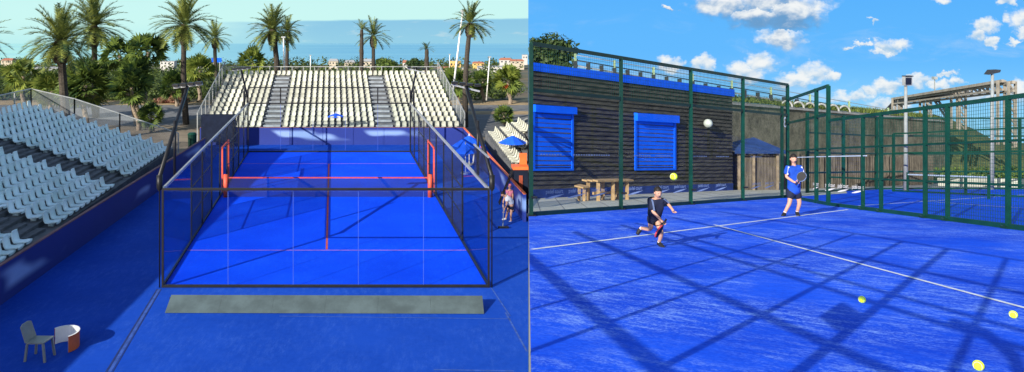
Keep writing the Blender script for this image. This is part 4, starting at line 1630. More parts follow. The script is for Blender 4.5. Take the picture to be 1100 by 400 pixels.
pts2 = [RP(*FK)] + [on_line(x, FK, FE) for x in cols2[1:]] + [RP(*FE2)]
pts2[-1] = RP(FE2[0], FE2[1])
HS = 2.98
for i, p in enumerate(pts2[1:]):
    ps = MB().beam(p, p + Vector((0, 0, HS + 0.02)), 0.085, 0.085).build('post', M['green'], sf)
    MB().box(p, 0.22, 0.22, 0.06).build('foot_plate', M['green_dark'], ps)
for i, (a, c) in enumerate(zip(pts2, pts2[1:])):
    for h, w in ((HS, 0.10), (2.0, 0.055), (1.0, 0.055), (0.06, 0.11)):
        MB().beam(a + Vector((0, 0, h)), c + Vector((0, 0, h)), 0.06, w).build('rail', M['green'], sf)
    if i >= 3:
        wire_panel(a, c, 0.12, HS - 0.05, 0.085, 0.0062, M['wire'], sf)
    else:
        nd = (c - a).cross(Vector((0, 0, 1))).normalized()
        MB().prism([a + Vector((0, 0, 0.14)), c + Vector((0, 0, 0.14)), c + Vector((0, 0, 2.9)), a + Vector((0, 0, 2.9))], nd * 0.012).build('glass_pane', M['glass_clear'], sf)
SDIR = (Vector((FE[0], FE[1], 0)) - Vector((FK[0], FK[1], 0))).normalized()
SX = SDIR.copy()
SX.z = -SL * SDIR.y
# white stickers low on the side glass
for f in (0.03, 0.2, 0.38):
    p = Vector((*FK, 0)).lerp(Vector((*FE, 0)), f * 0.62)
    o = RP(p.x, p.y, 0.66) + Vector((-0.02, 0, 0))
    text_obj('padel court', 0.2, o, SX * 0.85, (0, 0, 1), M['white'], 'glass_lettering', sf, False)
    swoosh(o - Vector((0, 0, 0.05)), SX, 0.8, M['white'], sf, 1)
for f in (0.3, 0.75):
    p = Vector((*FC, 0)).lerp(Vector((*FK, 0)), f)
    o = RP(p.x, p.y, 0.66) + Vector((-0.03, 0, 0))
    d0 = (Vector((*FK, 0)) - Vector((*FC, 0))).normalized()
    dx_ = Vector((d0.x, d0.y, -SL * d0.y))
    text_obj('padel court', 0.2, o, dx_ * 0.85, (0, 0, 1), M['white'], 'glass_lettering', sf, False)
    swoosh(o - Vector((0, 0, 0.05)), dx_, 0.8, M['white'], sf, 1)
q = MB()
a, c = Vector((*FC, 0)).lerp(Vector((*FK, 0)), 0.1), Vector((*FK, 0))
c2 = Vector((*FK, 0)).lerp(Vector((*FE, 0)), 0.30)
for u_, v_ in ((a, c), (c, c2)):
    q.beam(RP(u_.x, u_.y, 1.72) - Vector((0.02, 0, 0)), RP(v_.x, v_.y, 1.72) - Vector((0.02, 0, 0)), 0.01, 0.03)
q.build('glass_tape', M['sticker'], sf)

# far side fence of the neighbouring court
ff = thing('court_fence', 'distant green fence closing the far end of the neighbouring court', 'fence', RP(19.3, 37))
fl = [(19.3, 37), (22.4, 39.3), (25.5, 41.5), (29.6, 41.7), (33.8, 41.9), (38, 42)]
for i, p in enumerate(fl):
    MB().beam(RP(*p), RP(p[0], p[1], 4.0), 0.13).build('post', M['green'], ff)
for a, c in zip(fl, fl[1:]):
    for h in (0.06, 1.0, 2.0, 3.0, 4.0):
        MB().beam(RP(a[0], a[1], h), RP(c[0], c[1], h), 0.06, 0.08).build('rail', M['green'], ff)
    wire_panel(RP(*a), RP(*c), 3.0, 4.0, 0.16, 0.01, M['wire'], ff)
mf = thing('court_fence', 'inner green fence crossing the neighbouring court behind the side fence', 'fence', RP(30, 30))
fl = [(20.3, 34.5), (21.8, 31.0), (23.0, 28.0)]
fl = [(24.6, 38.6), (25.4, 34.6), (26.0, 31.2), (26.4, 28.0), (26.6, 25.0)]
for i, p in enumerate(fl):
    MB().beam(RP(*p), RP(p[0], p[1], 3.0), 0.10).build('post', M['green'], mf)
for a, c in zip(fl, fl[1:]):
    for h in (0.06, 2.0, 3.0):
        MB().beam(RP(a[0], a[1], h), RP(c[0], c[1], h), 0.05, 0.07).build('rail', M['green'], mf)
nn_ = thing('padel_net', 'white taped net low on the neighbouring court beyond the fence', 'net', RP(22, 33))
a, c = RG(975, 206.5), RG(1062, 214)
MB().beam(a + Vector((0, 0, 0.9)), c + Vector((0, 0, 0.9)), 0.03, 0.06).build('tape', M['sticker'], nn_)
MB().quad(a + Vector((0, 0, 0.05)), c + Vector((0, 0, 0.05)), c + Vector((0, 0, 0.86)), a + Vector((0, 0, 0.86))).build('netting', M['light_net'], nn_)
for p in (a, c):
    MB().beam(p, p + Vector((0, 0, 1.0)), 0.08).build('post', M['green'], nn_)

# ---- hut with a navy roof
hc = RG(817, 204.5)
hut = thing('timber_hut', 'small plank hut with a navy pitched roof behind the fence', 'hut', hc)
hw_, hd_, hh = 2.3, 1.6, 2.15
q = MB()
z0 = hc.z
for j in range(14):
    xx = hc.x - hw_ / 2 + hw_ * (j + 0.5) / 14
    q.box((xx, hc.y + 0.35, z0 - 0.1), hw_ / 14 - 0.02, 0.05, hh - 0.1 - 0.06 * (j % 3))
for s in (-1, 1):
    for j in range(8):
        q.box((hc.x + s * hw_ / 2, hc.y + 0.4 + (hd_ - 0.4) * (j + 0.5) / 8, z0 - 0.4), 0.05, hd_ / 8 - 0.06, hh + 0.2)
q.build('wall_planks', M['oldwood'], hut)
for x in (-1.12, -0.32, 0.98):
    MB().beam((hc.x + x, hc.y + 0.12, z0 - 0.05), (hc.x + x, hc.y + 0.12, z0 + hh), 0.11).build('post', M['oldpost'], hut)
q = MB()
e0, e1 = hc + Vector((-1.5, -0.2, hh)), hc + Vector((1.4, -0.2, hh))
bk0, bk1 = hc + Vector((-1.5, hd_ + 0.3, hh)), hc + Vector((1.4, hd_ + 0.3, hh))
ap = hc + Vector((-0.02, hd_ / 2, hh + 0.62))
q.add([e0, e1, bk1, bk0, ap], [(0, 1, 4), (1, 2, 4), (2, 3, 4), (3, 0, 4), (3, 2, 1, 0)])
q.add([e0 - Vector((0, 0, 0.12)), e1 - Vector((0, 0, 0.12)), e1 + Vector((0, -0.02, 0)), e0 + Vector((0, -0.02, 0))], [(0, 1, 2, 3)])
q.build('roof', M['navy_roof'], hut)

# ---- plank fence
pf = thing('plank_fence', 'weathered upright plank fence between the hut and the second court', 'fence', RG(800, 202))
q = MB()
a, c = RG(843, 203.0), RG(1003, 198.0)
npk = 74
random.seed(9)
for j in range(npk):
    p = a.lerp(c, j / npk)
    p.z = rz(p.y) - 0.05
    q.beam(p, p + Vector((0, 0, 2.0 + random.uniform(-0.05, 0.05))), (c - a).length / npk * 0.8, 0.03, Vector((0, 1, 0)))
q.build('plank', M['oldwood'], pf)
for h in (0.6, 1.75):
    MB().beam(a + Vector((0, 0.06, h)), c + Vector((0, 0.06, h)), 0.05, 0.1).build('rail', M['oldwood'], pf)
for j in range(7):
    p = a.lerp(c, (j + 0.5) / 7) + Vector((0, -0.08, 0))
    MB().beam(p, p + Vector((0, 0, 2.15)), 0.11).build('post', M['oldwood'], pf)

# ---- retaining wall with parapet, road rail on top
W0, W1 = Vector((17.6, 51.2, 0)), Vector((54.0, 77.0, 0))
WD = (W1 - W0).normalized()
WN = Vector((-WD.y, WD.x, 0))


def wl(x):
    k = (x - CX) / FPX
    s = WD.x / WD.y
    Y = (W0.x - s * W0.y) / (k - s)
    return Vector((k * Y, Y, 0))


def wtop(x):                     # picture row of the wall's top edge
    return 102.5 + (x - 786) * (127 - 109.5) / (990 - 786) + 7


wall = thing('retaining_wall', 'long stained stone retaining wall below the road', 'wall', RP(W0.x, W0.y))
q = MB()
xsw = [700 + 10 * i for i in range(33)]
tops = []
for x in xsw:
    p = wl(x)
    zt_ = P(x, wtop(x), p.y).z
    tops.append((Vector((p.x, p.y, rz(p.y) - 0.5)), Vector((p.x, p.y, zt_))))
for (a, at), (c, ct) in zip(tops, tops[1:]):
    q.add([a, c, ct, at], [(0, 1, 2, 3)])
    q.add([at, ct, ct + WN * 1.2, at + WN * 1.2], [(0, 1, 2, 3)])
q.build('masonry', M['stone'], wall)
q = MB()
for (a, at), (c, ct) in zip(tops, tops[1:]):
    q.beam(at + Vector((0, 0, -0.12)), ct + Vector((0, 0, -0.12)), 0.3, 0.16)
q.build('coping', M['slab'], wall)
# grass strip on top, rising to the road
q = MB()
gr = []
for x in xsw:
    p = wl(x)
    zt_ = P(x, wtop(x), p.y).z
    gr.append([Vector((p.x, p.y, zt_ + 0.02)) + WN * 0.25, Vector((p.x, p.y, zt_ + 0.35)) + WN * 2.0, Vector((p.x, p.y, zt_ + 0.4)) + WN * 14.0])
for A, B in zip(gr, gr[1:]):
    q.add([A[0], B[0], B[1], A[1]], [(0, 1, 2, 3)])
    q.add([A[1], B[1], B[2], A[2]], [(0, 1, 2, 3)])
struct(q.build('embankment', M['grass']))
q = MB()
random.seed(15)
for i in range(len(gr) - 1):
    for j in range(170):
        f, g = random.random(), random.random()
        p = gr[i][0].lerp(gr[i + 1][0], f).lerp(gr[i][1].lerp(gr[i + 1][1], f), g)
        hgt = random.uniform(0.12, 0.4)
        d = Vector((random.uniform(-0.15, 0.15), random.uniform(-0.15, 0.15), hgt))
        w = Vector((random.uniform(-1, 1), random.uniform(-1, 1), 0)).normalized() * 0.05
        q.tri(p - w, p + w, p + d)
gs_ = q.build('grass', leaf_mat('bank_grass', (0.05, 0.08, 0.02), (0.17, 0.22, 0.05), 1.2))
gs_['kind'] = 'stuff'
tag(gs_, 'long green grass on top of the retaining wall', 'grass')

# road railing
rr = thing('road_railing', 'road railing of dark short posts and pale bars above the wall', 'railing', P(700, 76, 60))


def railrow(x):                  # (Y, row of the top bar, row of the foot)
    p = wl(max(x, 640)) + WN * 2.3
    top = 59.5 + (x - 620) * (98.5 - 59.5) / (846 - 620) if x < 846 else 98.5 + (x - 846) * (119 - 98.5) / (962 - 846)
    return p, top


for x0 in range(618, 962, 14):
    pa, ta = railrow(x0)
    pc, tc = railrow(x0 + 14)
    Ya = facY(640) + 22 if x0 < 640 else pa.y
    A = P(x0, ta, pa.y if x0 >= 640 else pa.y)
    C = P(x0 + 14, tc, pc.y)
    ka, kc = pa.y / FPX, pc.y / FPX
    MB().beam(A, C, 0.05, 0.05).build('bar', M['steel'], rr)
    MB().beam(A - Vector((0, 0, 5.5 * ka)), C - Vector((0, 0, 5.5 * kc)), 0.05, 0.07).build('bar', M['dark_steel'], rr)
    MB().beam(A - Vector((0, 0, 11.5 * ka)), C - Vector((0, 0, 11.5 * kc)), 0.05, 0.10).build('bar', M['steel'], rr)
    MB().beam(A - Vector((0, 0, 6.5 * ka)), A - Vector((0, 0, 17 * ka)), 0.22, 0.22).build('post', M['dark_steel'], rr)
    if (x0 - 618) % 42 == 0:
        MB().beam(A + Vector((0, 0, 1.5 * ka)), A - Vector((0, 0, 17 * ka)), 0.13).build('post', M['lime_post'], rr)
# pale arches of the old parapet
ar = thing('arched_parapet', 'old pale parapet of small round arches above the wall', 'parapet', P(865, 118, 62))
for x in (845, 857.5, 870, 882.5, 895, 907):
    Y = wl(x).y + 1.2
    c = P(x, wtop(x) + 1.0, Y - 0.6)
    rad = 6.0 * Y / FPX
    MB().tube([c + Vector((rad * math.cos(PI * i / 10), 0, rad * 1.15 * math.sin(PI * i / 10))) for i in range(11)], 0.075, 6).build('arch', M['arch'], ar)

# grass hill to the right with a hedge
q = MB()
prof = [(985, 122), (1003, 122), (1020, 128), (1045, 138), (1065, 149), (1090, 153), (1130, 156)]
front, back = [], []
for x, y in prof:
    front.append(RG(x, 190.5 if x > 1000 else 191))
    back.append(P(x, y, 92))
rows_ = 8
vs = []
for i, (a, c) in enumerate(zip(front, back)):
    for j in range(rows_ + 1):
        f = j / rows_
        p = a.lerp(c, f)
        p.z += 0.9 * math.sin(PI * f) + 0.25 * mnoise.noise(p * 0.3)
        vs.append(p)
fs = []
for i in range(len(prof) - 1):
    for j in range(rows_):
        a = i * (rows_ + 1) + j
        fs.append((a, a + rows_ + 1, a + rows_ + 2, a + 1))
q.add(vs, fs)
struct(q.build('grass_hill', M['grass'], smooth=True))
hg = thing('hedge', 'ragged green hedge at the foot of the grassy hill', 'hedge', RG(1060, 196))
q = MB()
random.seed(21)
for j in range(40):
    p = RG(1000 + 3.2 * j, 196.5) + Vector((0, random.uniform(-0.5, 0.5), 0.5))
    q.leaves(p, random.uniform(0.6, 1.1), 70, 0.14)
q.build('foliage', M['tree'], hg)
tt = thing('low_wall', 'low pale stone wall below the grassy hill', 'wall', RG(1040, 199))
a, c = RG(1008, 199.5), RG(1115, 201.5)
MB().beam(a + Vector((0, 0, 0.25)), c + Vector((0, 0, 0.25)), 0.3, 0.5).build('masonry', M['paving'], tt)

# ---- pipe gantry
gy = lambda x: 84 - (x - 965) * 24 / 123
ga = thing('pipe_gantry', 'pale steel pipe gantry crossing above the grassy hill', 'gantry', P(1034, 126, gy(1034)))


def gp_(x, y, dy=0):
    Y = gy(x)
    v = P(x, y, Y)
    v.y += dy
    return v


topL, topR = (966, 107.5), (1088, 88.5)
def gtop(x): return topL[1] + (x - 966) * (topR[1] - topL[1]) / 122
q = MB()
for dy in (0, 1.1):
    q.beam(gp_(966, gtop(966), dy), gp_(1089, gtop(1089), dy), 0.20, 0.24)
    q.beam(gp_(966, gtop(966) + 5.5, dy), gp_(1089, gtop(1089) + 9.5, dy), 0.16, 0.16)
    n = 14
    for j in range(n):
        x = 966 + 122 * j / n
        x2 = 966 + 122 * (j + 1) / n
        q.beam(gp_(x, gtop(x), dy), gp_(x2, gtop(x2) + 5.5 + 4 * (x2 - 966) / 122, dy), 0.09)
        q.beam(gp_(x, gtop(x), dy), gp_(x, gtop(x) + 5.5 + 4 * (x - 966) / 122, dy), 0.09)
q.build('truss', M['pale_steel'], ga)
q = MB()
for k, (dz, r) in enumerate(((2.5, 0.16), (4.5, 0.12))):
    q.tube([gp_(966, gtop(966) + dz, 0.5), gp_(1033, gtop(1033) + dz, 0.5)], r, 8)
q.build('pipe', M['dark_steel'], ga)
for x, yb, w in ((967, 124, 3.4), (998, 127, 4.2), (1034, 140, 6.5), (1087, 158, 7.5)):
    q = MB()
    ww = w * gy(x) / FPX
    for s in (-0.5, 0.5):
        for dy in (0, 1.1):
            q.beam(gp_(x, gtop(x) - 1, dy) + Vector((s * ww, 0, 0)), gp_(x, yb, dy) + Vector((s * ww, 0, 0)), 0.16, 0.16, Vector((0, 1, 0)))
    nb = 6
    for j in range(nb):
        f0_, f1_ = j / nb, (j + 1) / nb
        y0_, y1_ = gtop(x) + (yb - gtop(x)) * f0_, gtop(x) + (yb - gtop(x)) * f1_
        q.beam(gp_(x, y0_) + Vector((-0.5 * ww, 0, 0)), gp_(x, y1_) + Vector((0.5 * ww, 0, 0)), 0.10)
        q.beam(gp_(x, y1_) + Vector((-0.5 * ww, 0, 0)), gp_(x, y1_) + Vector((0.5 * ww, 0, 0)), 0.08)
    q.build('pillar', M['pale_steel'], ga)
for (x0, y0, x1, y1, w) in ((1001, 104, 1016, 126, 4), (963, 106, 951, 119, 3)):
    q = MB()
    q.beam(gp_(x0, y0), gp_(x1, y1), 0.16)
    q.beam(gp_(x0 + w, y0), gp_(x1 + w, y1), 0.16)
    for j in range(9):
        f = j / 8
        q.beam(gp_(x0 + (x1 - x0) * f, y0 + (y1 - y0) * f), gp_(x0 + w + (x1 - x0) * f, y0 + (y1 - y0) * f), 0.09)
    q.build('stairs', M['dark_steel'], ga)
sg = MB()
ba = gp_(1003, 105.5)
sg.beam(gp_(1004, 106), gp_(1004, 84), 0.07)
sg.beam(gp_(1002.5, 84), gp_(1005.5, 84), 0.3, 0.3)
sg.build('signal_post', M['steel'], ga)

# ---- floodlight poles on the terrace
for lab, x, yb, yt, Y, kind in (('grey floodlight pole with a square lamp behind the side fence', 973, 205, 92, 40, 0), ('slim floodlight pole with a dark angled lamp near the gantry', 1065.5, 204, 80, 41, 1)):
    base = RG(x, yb)
    t = thing('floodlight_pole', lab, 'light pole', base)
    top = P(x + (0 if kind == 0 else 0.6), yt, base.y)
    MB().tube([base, top], [0.115, 0.075], 10).build('pole', M['pole_grey'], t, smooth=True)
    if kind == 0:
        h = MB().box(top + Vector((0.08, 0, 0.0)), 0.46, 0.20, 0.48, 0.25).build('lamp', M['steel'], t)
        MB().box(top + Vector((0.06, -0.13, 0.06)), 0.36, 0.03, 0.36, 0.25).build('lamp_glass', M['dark_box'], h)
        MB().box(top + Vector((0.1, 0.0, 0.48)), 0.5, 0.26, 0.05, 0.25).build('hood', M['dark_steel'], h)
    else:
        q = MB()
        q.prism([top + Vector((-0.30, -0.15, -0.02)), top + Vector((0.32, -0.15, 0.12)), top + Vector((0.36, -0.15, 0.26)), top + Vector((-0.10, -0.15, 0.24))], (0, 0.4, 0))
        h = q.build('lamp', M['dark_steel'], t)

# ---- tree behind the building (pruned flush along the terrace edge)
leafy('leafy_tree', 'dark leafy tree rising behind the blue roof edge', RP(bx(57) + 1.2, 57), P(587, 57, 57), 2.05, 3600, 0.17, 'tree_dark', (1.25, 1.0, 0.9), keep=lambda p: p.x > bx(p.y) + 0.12, lumps=10, seed=61)

# ---- tall ball-stop fence behind the viewer: its shadow falls across the turf
SUN = Vector((0.85, 1.0, -0.58))
TK = 1.0 / (0.58 - SL)


def caster(x, y):
    """plan of a shadow point on the terrace"""
    return RG(x, y)


bsf = thing('ball_stop_fence', 'tall ball stop fence behind the viewer throwing the grid of shadows', 'fence', (-4.5, -5, rz(-5)))
XF = -4.5


def hh_of(x, y):
    p = RG(x, y)
    return (p.x - XF) / (0.85 * TK)


def yc_of(x, y):
    p = RG(x, y)
    return p.y - (p.x - XF) / 0.85


rail_px = [((640, 338), 0.07), ((770, 317), 0.055), ((905, 315), 0.045), ((1037, 302), 0.05), ((985, 262), 0.04), ((1075, 349), 0.035)]
hs = [hh_of(*p) for p, w in rail_px]
for (p, w), h in zip(rail_px, hs):
    MB().beam(RP(XF, -6.2, h), RP(XF, 6.9, h), 0.06, w).build('rail', M['green'], bsf)
hmax = max(hs)
post_px = [((650, 275), 0.06), ((655, 309), 0.05), ((690, 334), 0.06), ((820, 338), 0.07), ((935, 336), 0.085), ((1040, 365), 0.06)]
ycs = [yc_of(*p) for p, w in post_px]
for (p, w), yc in zip(post_px, ycs):
    MB().beam(RP(XF, yc), RP(XF, yc, hmax), w, w * 0.6).build('post', M['green'], bsf)
pp = RG(905, 338)
hp = (pp.x - XF) / (0.85 * TK)
yp = pp.y - (pp.x - XF) / 0.85
MB().box(RP(XF, yp, hp - 0.16), 0.05, 0.40, 0.28).build('sign_plate', M['green'], bsf)
pp = RG(1085, 372)
hp = (pp.x - XF) / (0.85 * TK)
yp = pp.y - (pp.x - XF) / 0.85
q = MB()
q.tube([RP(XF, yp - 0.3, hp - 1.0), RP(XF, yp - 0.25, hp - 0.45), RP(XF, yp - 0.05, hp - 0.1), RP(XF, yp + 0.3, hp + 0.08), RP(XF, yp + 0.7, hp + 0.1)], 0.05, 8)
q.build('lamp_arm', M['green'], bsf)

# ---- balls
def tball(lab, c, r):
    o = MB().ball(Vector((0, 0, 0)), r, 20, 12)
    ob = o.build('tennis_ball', M['ballmat'], smooth=True)
    ob.location = c
    tag(ob, lab, 'ball')
    se = MB()
    pts = []
    for i in range(33):
        t = 2 * PI * i / 32
        v = Vector((math.cos(t) + 0.35 * math.cos(3 * t), math.sin(t) - 0.35 * math.sin(3 * t), 0.95 * math.sin(2 * t))).normalized()
        pts.append(Vector(c) + v * (r * 1.003))
    se.tube(pts, r * 0.045, 5, False)
    se.build('seam', M['white'], ob)
    return ob


r_ = 0.036
tball('yellow ball on the turf beside the small square shadow', RG(926, 325.5, 0) + Vector((0, 0, r_)), r_)
tball('yellow ball on the turf just beyond the white centre line end', RG(1088.5, 342) + Vector((0, 0, r_)), r_)
tball('yellow ball nearest the viewer by the curved shadow', RG(1051, 398) + Vector((0, 0, r_)), r_)
tball('yellow ball flying in front of the second blue shutter', P(723.8, 190, 7.4), r_)


# ------------------------------------------------------------------ people
def skin_obj(name, pts, edges, m, parent, sub=2, extra=None, root=0):
    base = abs_loc(parent)
    me = bpy.data.meshes.new(name)
    me.from_pydata([tuple(Vector(p[0]) - base) for p in pts], edges, [])
    o = bpy.data.objects.new(name, me)
    COL.objects.link(o)
    o.modifiers.new('skin', 'SKIN')
    for i, p in enumerate(pts):
        r = p[1]
        me.skin_vertices[0].data[i].radius = (r, r) if not isinstance(r, tuple) else r
        me.skin_vertices[0].data[i].use_root = (i == root)
    sb_ = o.modifiers.new('sub', 'SUBSURF')
    sb_.levels = sub
    sb_.render_levels = sub
    bpy.context.view_layer.update()
    dg = bpy.context.evaluated_depsgraph_get()
    nm = bpy.data.meshes.new_from_object(o.evaluated_get(dg))
    nm.name = name
    bpy.data.objects.remove(o)
    vs = [v.co.copy() for v in nm.vertices]
    fs = [tuple(p.vertices) for p in nm.polygons]
    q = MB()
    q.add([v + base for v in vs], fs)
    if extra:
        extra(q)
    return q.build(name, m, parent, smooth=True)


def chain(*seq):
    return [(i, j) for i, j in zip(seq, seq[1:])]


def make_person(lab, J, s, cloth, origin, face, legs_bare=True, hairm='hair', cap=None):
    """J: joint name -> world point; s: stature in metres; face: unit vector the face looks along"""
    t = thing('person', lab, 'person', origin)
    k = s / 1.75
    R = dict(pelvis=0.125, waist=0.115, chest=0.14, neck=0.055, head=0.09, sh=0.062, el=0.042, wr=0.030, ha=0.036, hip=0.085, kn=0.056, an=0.040, toe=0.036)
    order = ['pelvis', 'waist', 'chest', 'neck', 'head', 'shL', 'elL', 'wrL', 'haL', 'shR', 'elR', 'wrR', 'haR', 'hipL', 'knL', 'anL', 'toeL', 'hipR', 'knR', 'anR', 'toeR']
    rad = [R['pelvis'], R['waist'], R['chest'], R['neck'], R['neck']] + [R['sh'], R['el'], R['wr'], R['ha']] * 2 + [R['hip'], R['kn'], R['an'], R['toe']] * 2
    idx = {n_: i for i, n_ in enumerate(order)}
    pts = [(J[n_], r * k) for n_, r in zip(order, rad)]
    E = chain(0, 1, 2, 3, 4)
    for S in 'LR':
        E += chain(2, idx['sh' + S], idx['el' + S], idx['wr' + S], idx['ha' + S])
        E += chain(0, idx['hip' + S], idx['kn' + S], idx['an' + S], idx['toe' + S])
    f = Vector(face).normalized()
    side = f.cross(Vector((0, 0, 1))).normalized()
    up = side.cross(f)
    hc_ = Vector(J['head'])

    def extra(q):
        o = len(q.v)
        q.ball(Vector((0, 0, 0)), 1.0, 20, 14)
        for i in range(o, len(q.v)):
            v = q.v[i]
            a, b_, c_ = v.x * 0.078, v.y * 0.098, v.z * 0.122
            if v.z < -0.2:
                a *= 1 + 0.28 * (v.z + 0.2)
                b_ *= 1 + 0.12 * (v.z + 0.2)
            q.v[i] = hc_ + (side * a + f * b_ + up * c_) * k
        q.ball(hc_ + (f * 0.10 - up * 0.018) * k, 0.02 * k, 8, 6, (1, 1, 1.2))       # nose
        for s_2 in (-1, 1):
            q.ball(hc_ + (side * 0.080 * s_2 - up * 0.01) * k, 0.026 * k, 8, 6, (0.6, 0.8, 1.3))   # ears
        # fingers
        for S in 'LR':
            w = Vector(J['ha' + S])
            d = (w - Vector(J['wr' + S])).normalized()
            n_ = d.cross(f)
            n_ = n_.normalized() if n_.length > 0.1 else side
            m_ = n_.cross(d)
            for j, L in enumerate((0.062, 0.072, 0.068, 0.055)):
                b0 = w + (n_ * (-0.027 + 0.018 * j) + d * 0.02) * k
                q.tube([b0, b0 + (d * L * 0.5 + m_ * 0.006) * k, b0 + (d * L * 0.82 + m_ * 0.030) * k], [0.010 * k, 0.009 * k, 0.006 * k], 6)
            b0 = w + (n_ * -0.03) * k
            q.tube([b0, b0 + (n_ * -0.025 + d * 0.02) * k, b0 + (n_ * -0.03 + d * 0.05) * k], [0.012 * k, 0.011 * k, 0.007 * k], 6)
    body = skin_obj('body', pts, E, M['skin'], t, 2, extra)
    # eyes, brows and mouth as face marks on the body
    q = MB()
    for s_2 in (-1, 1):
        q.ball(hc_ + (f * 0.088 + side * 0.032 * s_2 + up * 0.012) * k, 0.0075 * k, 8, 5)
    q.beam(hc_ + (f * 0.091 - side * 0.022 - up * 0.055) * k, hc_ + (f * 0.091 + side * 0.022 - up * 0.055) * k, 0.007 * k)
    q.build('face_marks', M['hair'], body)
    # hair cap
    q = MB()
    o = len(q.v)
    q.ball(Vector((0, 0, 0)), 1.0, 18, 12)
    keepf = []
    for i in range(len(q.v)):
        v = q.v[i]
        q.v[i] = hc_ + (side * v.x * 0.088 + f * (v.y * 0.106 - 0.014) + up * (v.z * 0.125 + 0.018)) * k
    fr = []
    for fc in q.f:
        cz = sum(((q.v[i] - hc_).dot(up) for i in fc)) / len(fc) / k
        cf = sum(((q.v[i] - hc_).dot(f) for i in fc)) / len(fc) / k
        if cz > 0.055 or (cf < 0.02 and cz > -0.055):
            fr.append(fc)
    q.f = fr
    q.build('hair' if cap is None else 'cap', M[hairm] if cap is None else M[cap], t, smooth=True)
    if cap is not None:
        q = MB()
        q.prism([hc_ + (f * 0.06 + side * 0.07 + up * 0.07) * k, hc_ + (f * 0.18 + side * 0.05 + up * 0.055) * k, hc_ + (f * 0.18 - side * 0.05 + up * 0.055) * k, hc_ + (f * 0.06 - side * 0.07 + up * 0.07) * k], up * 0.012 * k)
        q.build('cap_brim', M[cap], t)
    g = lambda n_, r, e_=0.0: (J[n_], (R[r] + e_) * k)
    mixp = lambda a, b_, f_: Vector(J[a]).lerp(Vector(J[b_]), f_)
    # shirt
    sp_ = [(J['pelvis'] + (J['pelvis'] - J['waist']) * cloth.get('tail', 0.25), 0.178 * k), (J['waist'], 0.168 * k), (J['chest'], 0.185 * k), (mixp('chest', 'neck', 0.62), 0.092 * k)]
    ee = chain(0, 1, 2, 3)
    for S in 'LR':
        n0 = len(sp_)
        sp_ += [(J['sh' + S], 0.100 * k), (mixp('sh' + S, 'el' + S, cloth.get('sleeve', 0.7)), 0.084 * k)]
        ee += chain(2, n0, n0 + 1)
    skin_obj('shirt', sp_, ee, M[cloth['shirt']], t, 2)
    if cloth.get('stripe'):
        for S in 'LR':
            q = MB()
            a, c = Vector(J['sh' + S]), mixp('sh' + S, 'el' + S, cloth.get('sleeve', 0.7))
            off = (f * 0.06 + up * 0.03) * k
            q.beam(a + off + up * 0.03 * k, c + off, 0.035 * k, 0.03 * k)
            q.build('sleeve_stripe', M[cloth['stripe']], t)
    hp_ = [(J['waist'].lerp(J['pelvis'], 0.6), 0.150 * k), (J['pelvis'], 0.168 * k)]
    ee = [(0, 1)]
    for S in 'LR':
        n0 = len(hp_)
        hp_ += [(J['hip' + S], 0.122 * k), (mixp('hip' + S, 'kn' + S, cloth.get('short', 0.72)), 0.112 * k)]
        ee += chain(1, n0, n0 + 1)
    skin_obj('shorts', hp_, ee, M[cloth['shorts']], t, 2)
    for S in 'LR':
        if cloth.get('sock'):
            skin_obj('sock', [(mixp('kn' + S, 'an' + S, cloth.get('sockh', 0.72)), 0.054 * k), (J['an' + S], 0.052 * k)], [(0, 1)], M[cloth['sock']], t, 1)
        a, c = Vector(J['an' + S]), Vector(J['toe' + S])
        d = (c - a)
        d.z *= 0.3
        skin_obj('shoe', [(a - d * 0.25 + Vector((0, 0, -0.02 * k)), 0.052 * k), (a.lerp(c, 0.4), 0.054 * k), (c + d.normalized() * 0.05 * k, 0.044 * k)], chain(0, 1, 2), M[cloth.get('shoe', 'shoe')], t, 2)
    return t


def racket(lab, grip, head, nrm, size, m, m2):
    grip, head = Vector(grip), Vector(head)
    t = thing('padel_racket', lab, 'racket', grip)
    d = (head - grip).normalized()
    n_ = Vector(nrm).normalized()
    sd = d.cross(n_).normalized()
    n_ = sd.cross(d).normalized()
    out, inn = [], []
    for i in range(24):
        a = 2 * PI * i / 24
        k = 1.0 if math.cos(a) > 0 else 1.15
        out.append(head + d * (math.cos(a) * size * k) + sd * (math.sin(a) * size * 0.9))
    q = MB()
    q.prism([p - n_ * 0.016 for p in out], n_ * 0.032)
    q.build('face', M[m], t)
    q = MB()
    q.tube(out + [out[0]], 0.016, 6, False)
    q.build('rim', M[m2], t)
    MB().tube([grip - d * 0.09, grip + d * 0.03, head - d * size * 1.05], [0.017, 0.016, 0.02], 8).build('handle', M['black'], t)


# running child
KY = 13.4
kp = lambda x, y, dy=0.0: P(x, y, KY) + Vector((0, dy, 0))
J = dict(pelvis=kp(702.5, 234), waist=kp(702.5, 226.5, -0.05), chest=kp(703, 218, -0.12), neck=kp(703.3, 211, -0.16), head=kp(703, 204.2, -0.2),
         shL=kp(709.5, 214, -0.12), elL=kp(715.5, 217.5, -0.08), wrL=kp(717, 221, -0.25), haL=kp(717.3, 222.6, -0.3),
         shR=kp(696.8, 214.2, -0.12), elR=kp(697.8, 224.5, -0.2), wrR=kp(703.5, 231, -0.34), haR=kp(705, 233, -0.38),
         hipL=kp(705.3, 236, 0), knL=kp(707.3, 247.5, -0.18), anL=kp(707.0, 260, -0.05), toeL=kp(708.3, 262.6, -0.22),
         hipR=kp(699.8, 236, 0), knR=kp(698.2, 246.5, -0.02), anR=kp(692.6, 249.5, 0.26), toeR=kp(690.4, 255.5, 0.26))
make_person('boy in a navy top with light sleeve stripes striding at the ball', J, 1.36, dict(shirt='navy_cloth', shorts='navy_cloth', stripe='grey_cloth', sock='white_cloth', sleeve=0.95, short=0.55, tail=0.3, sockh=0.8), kp(705, 264), (0.12, -1, -0.12))
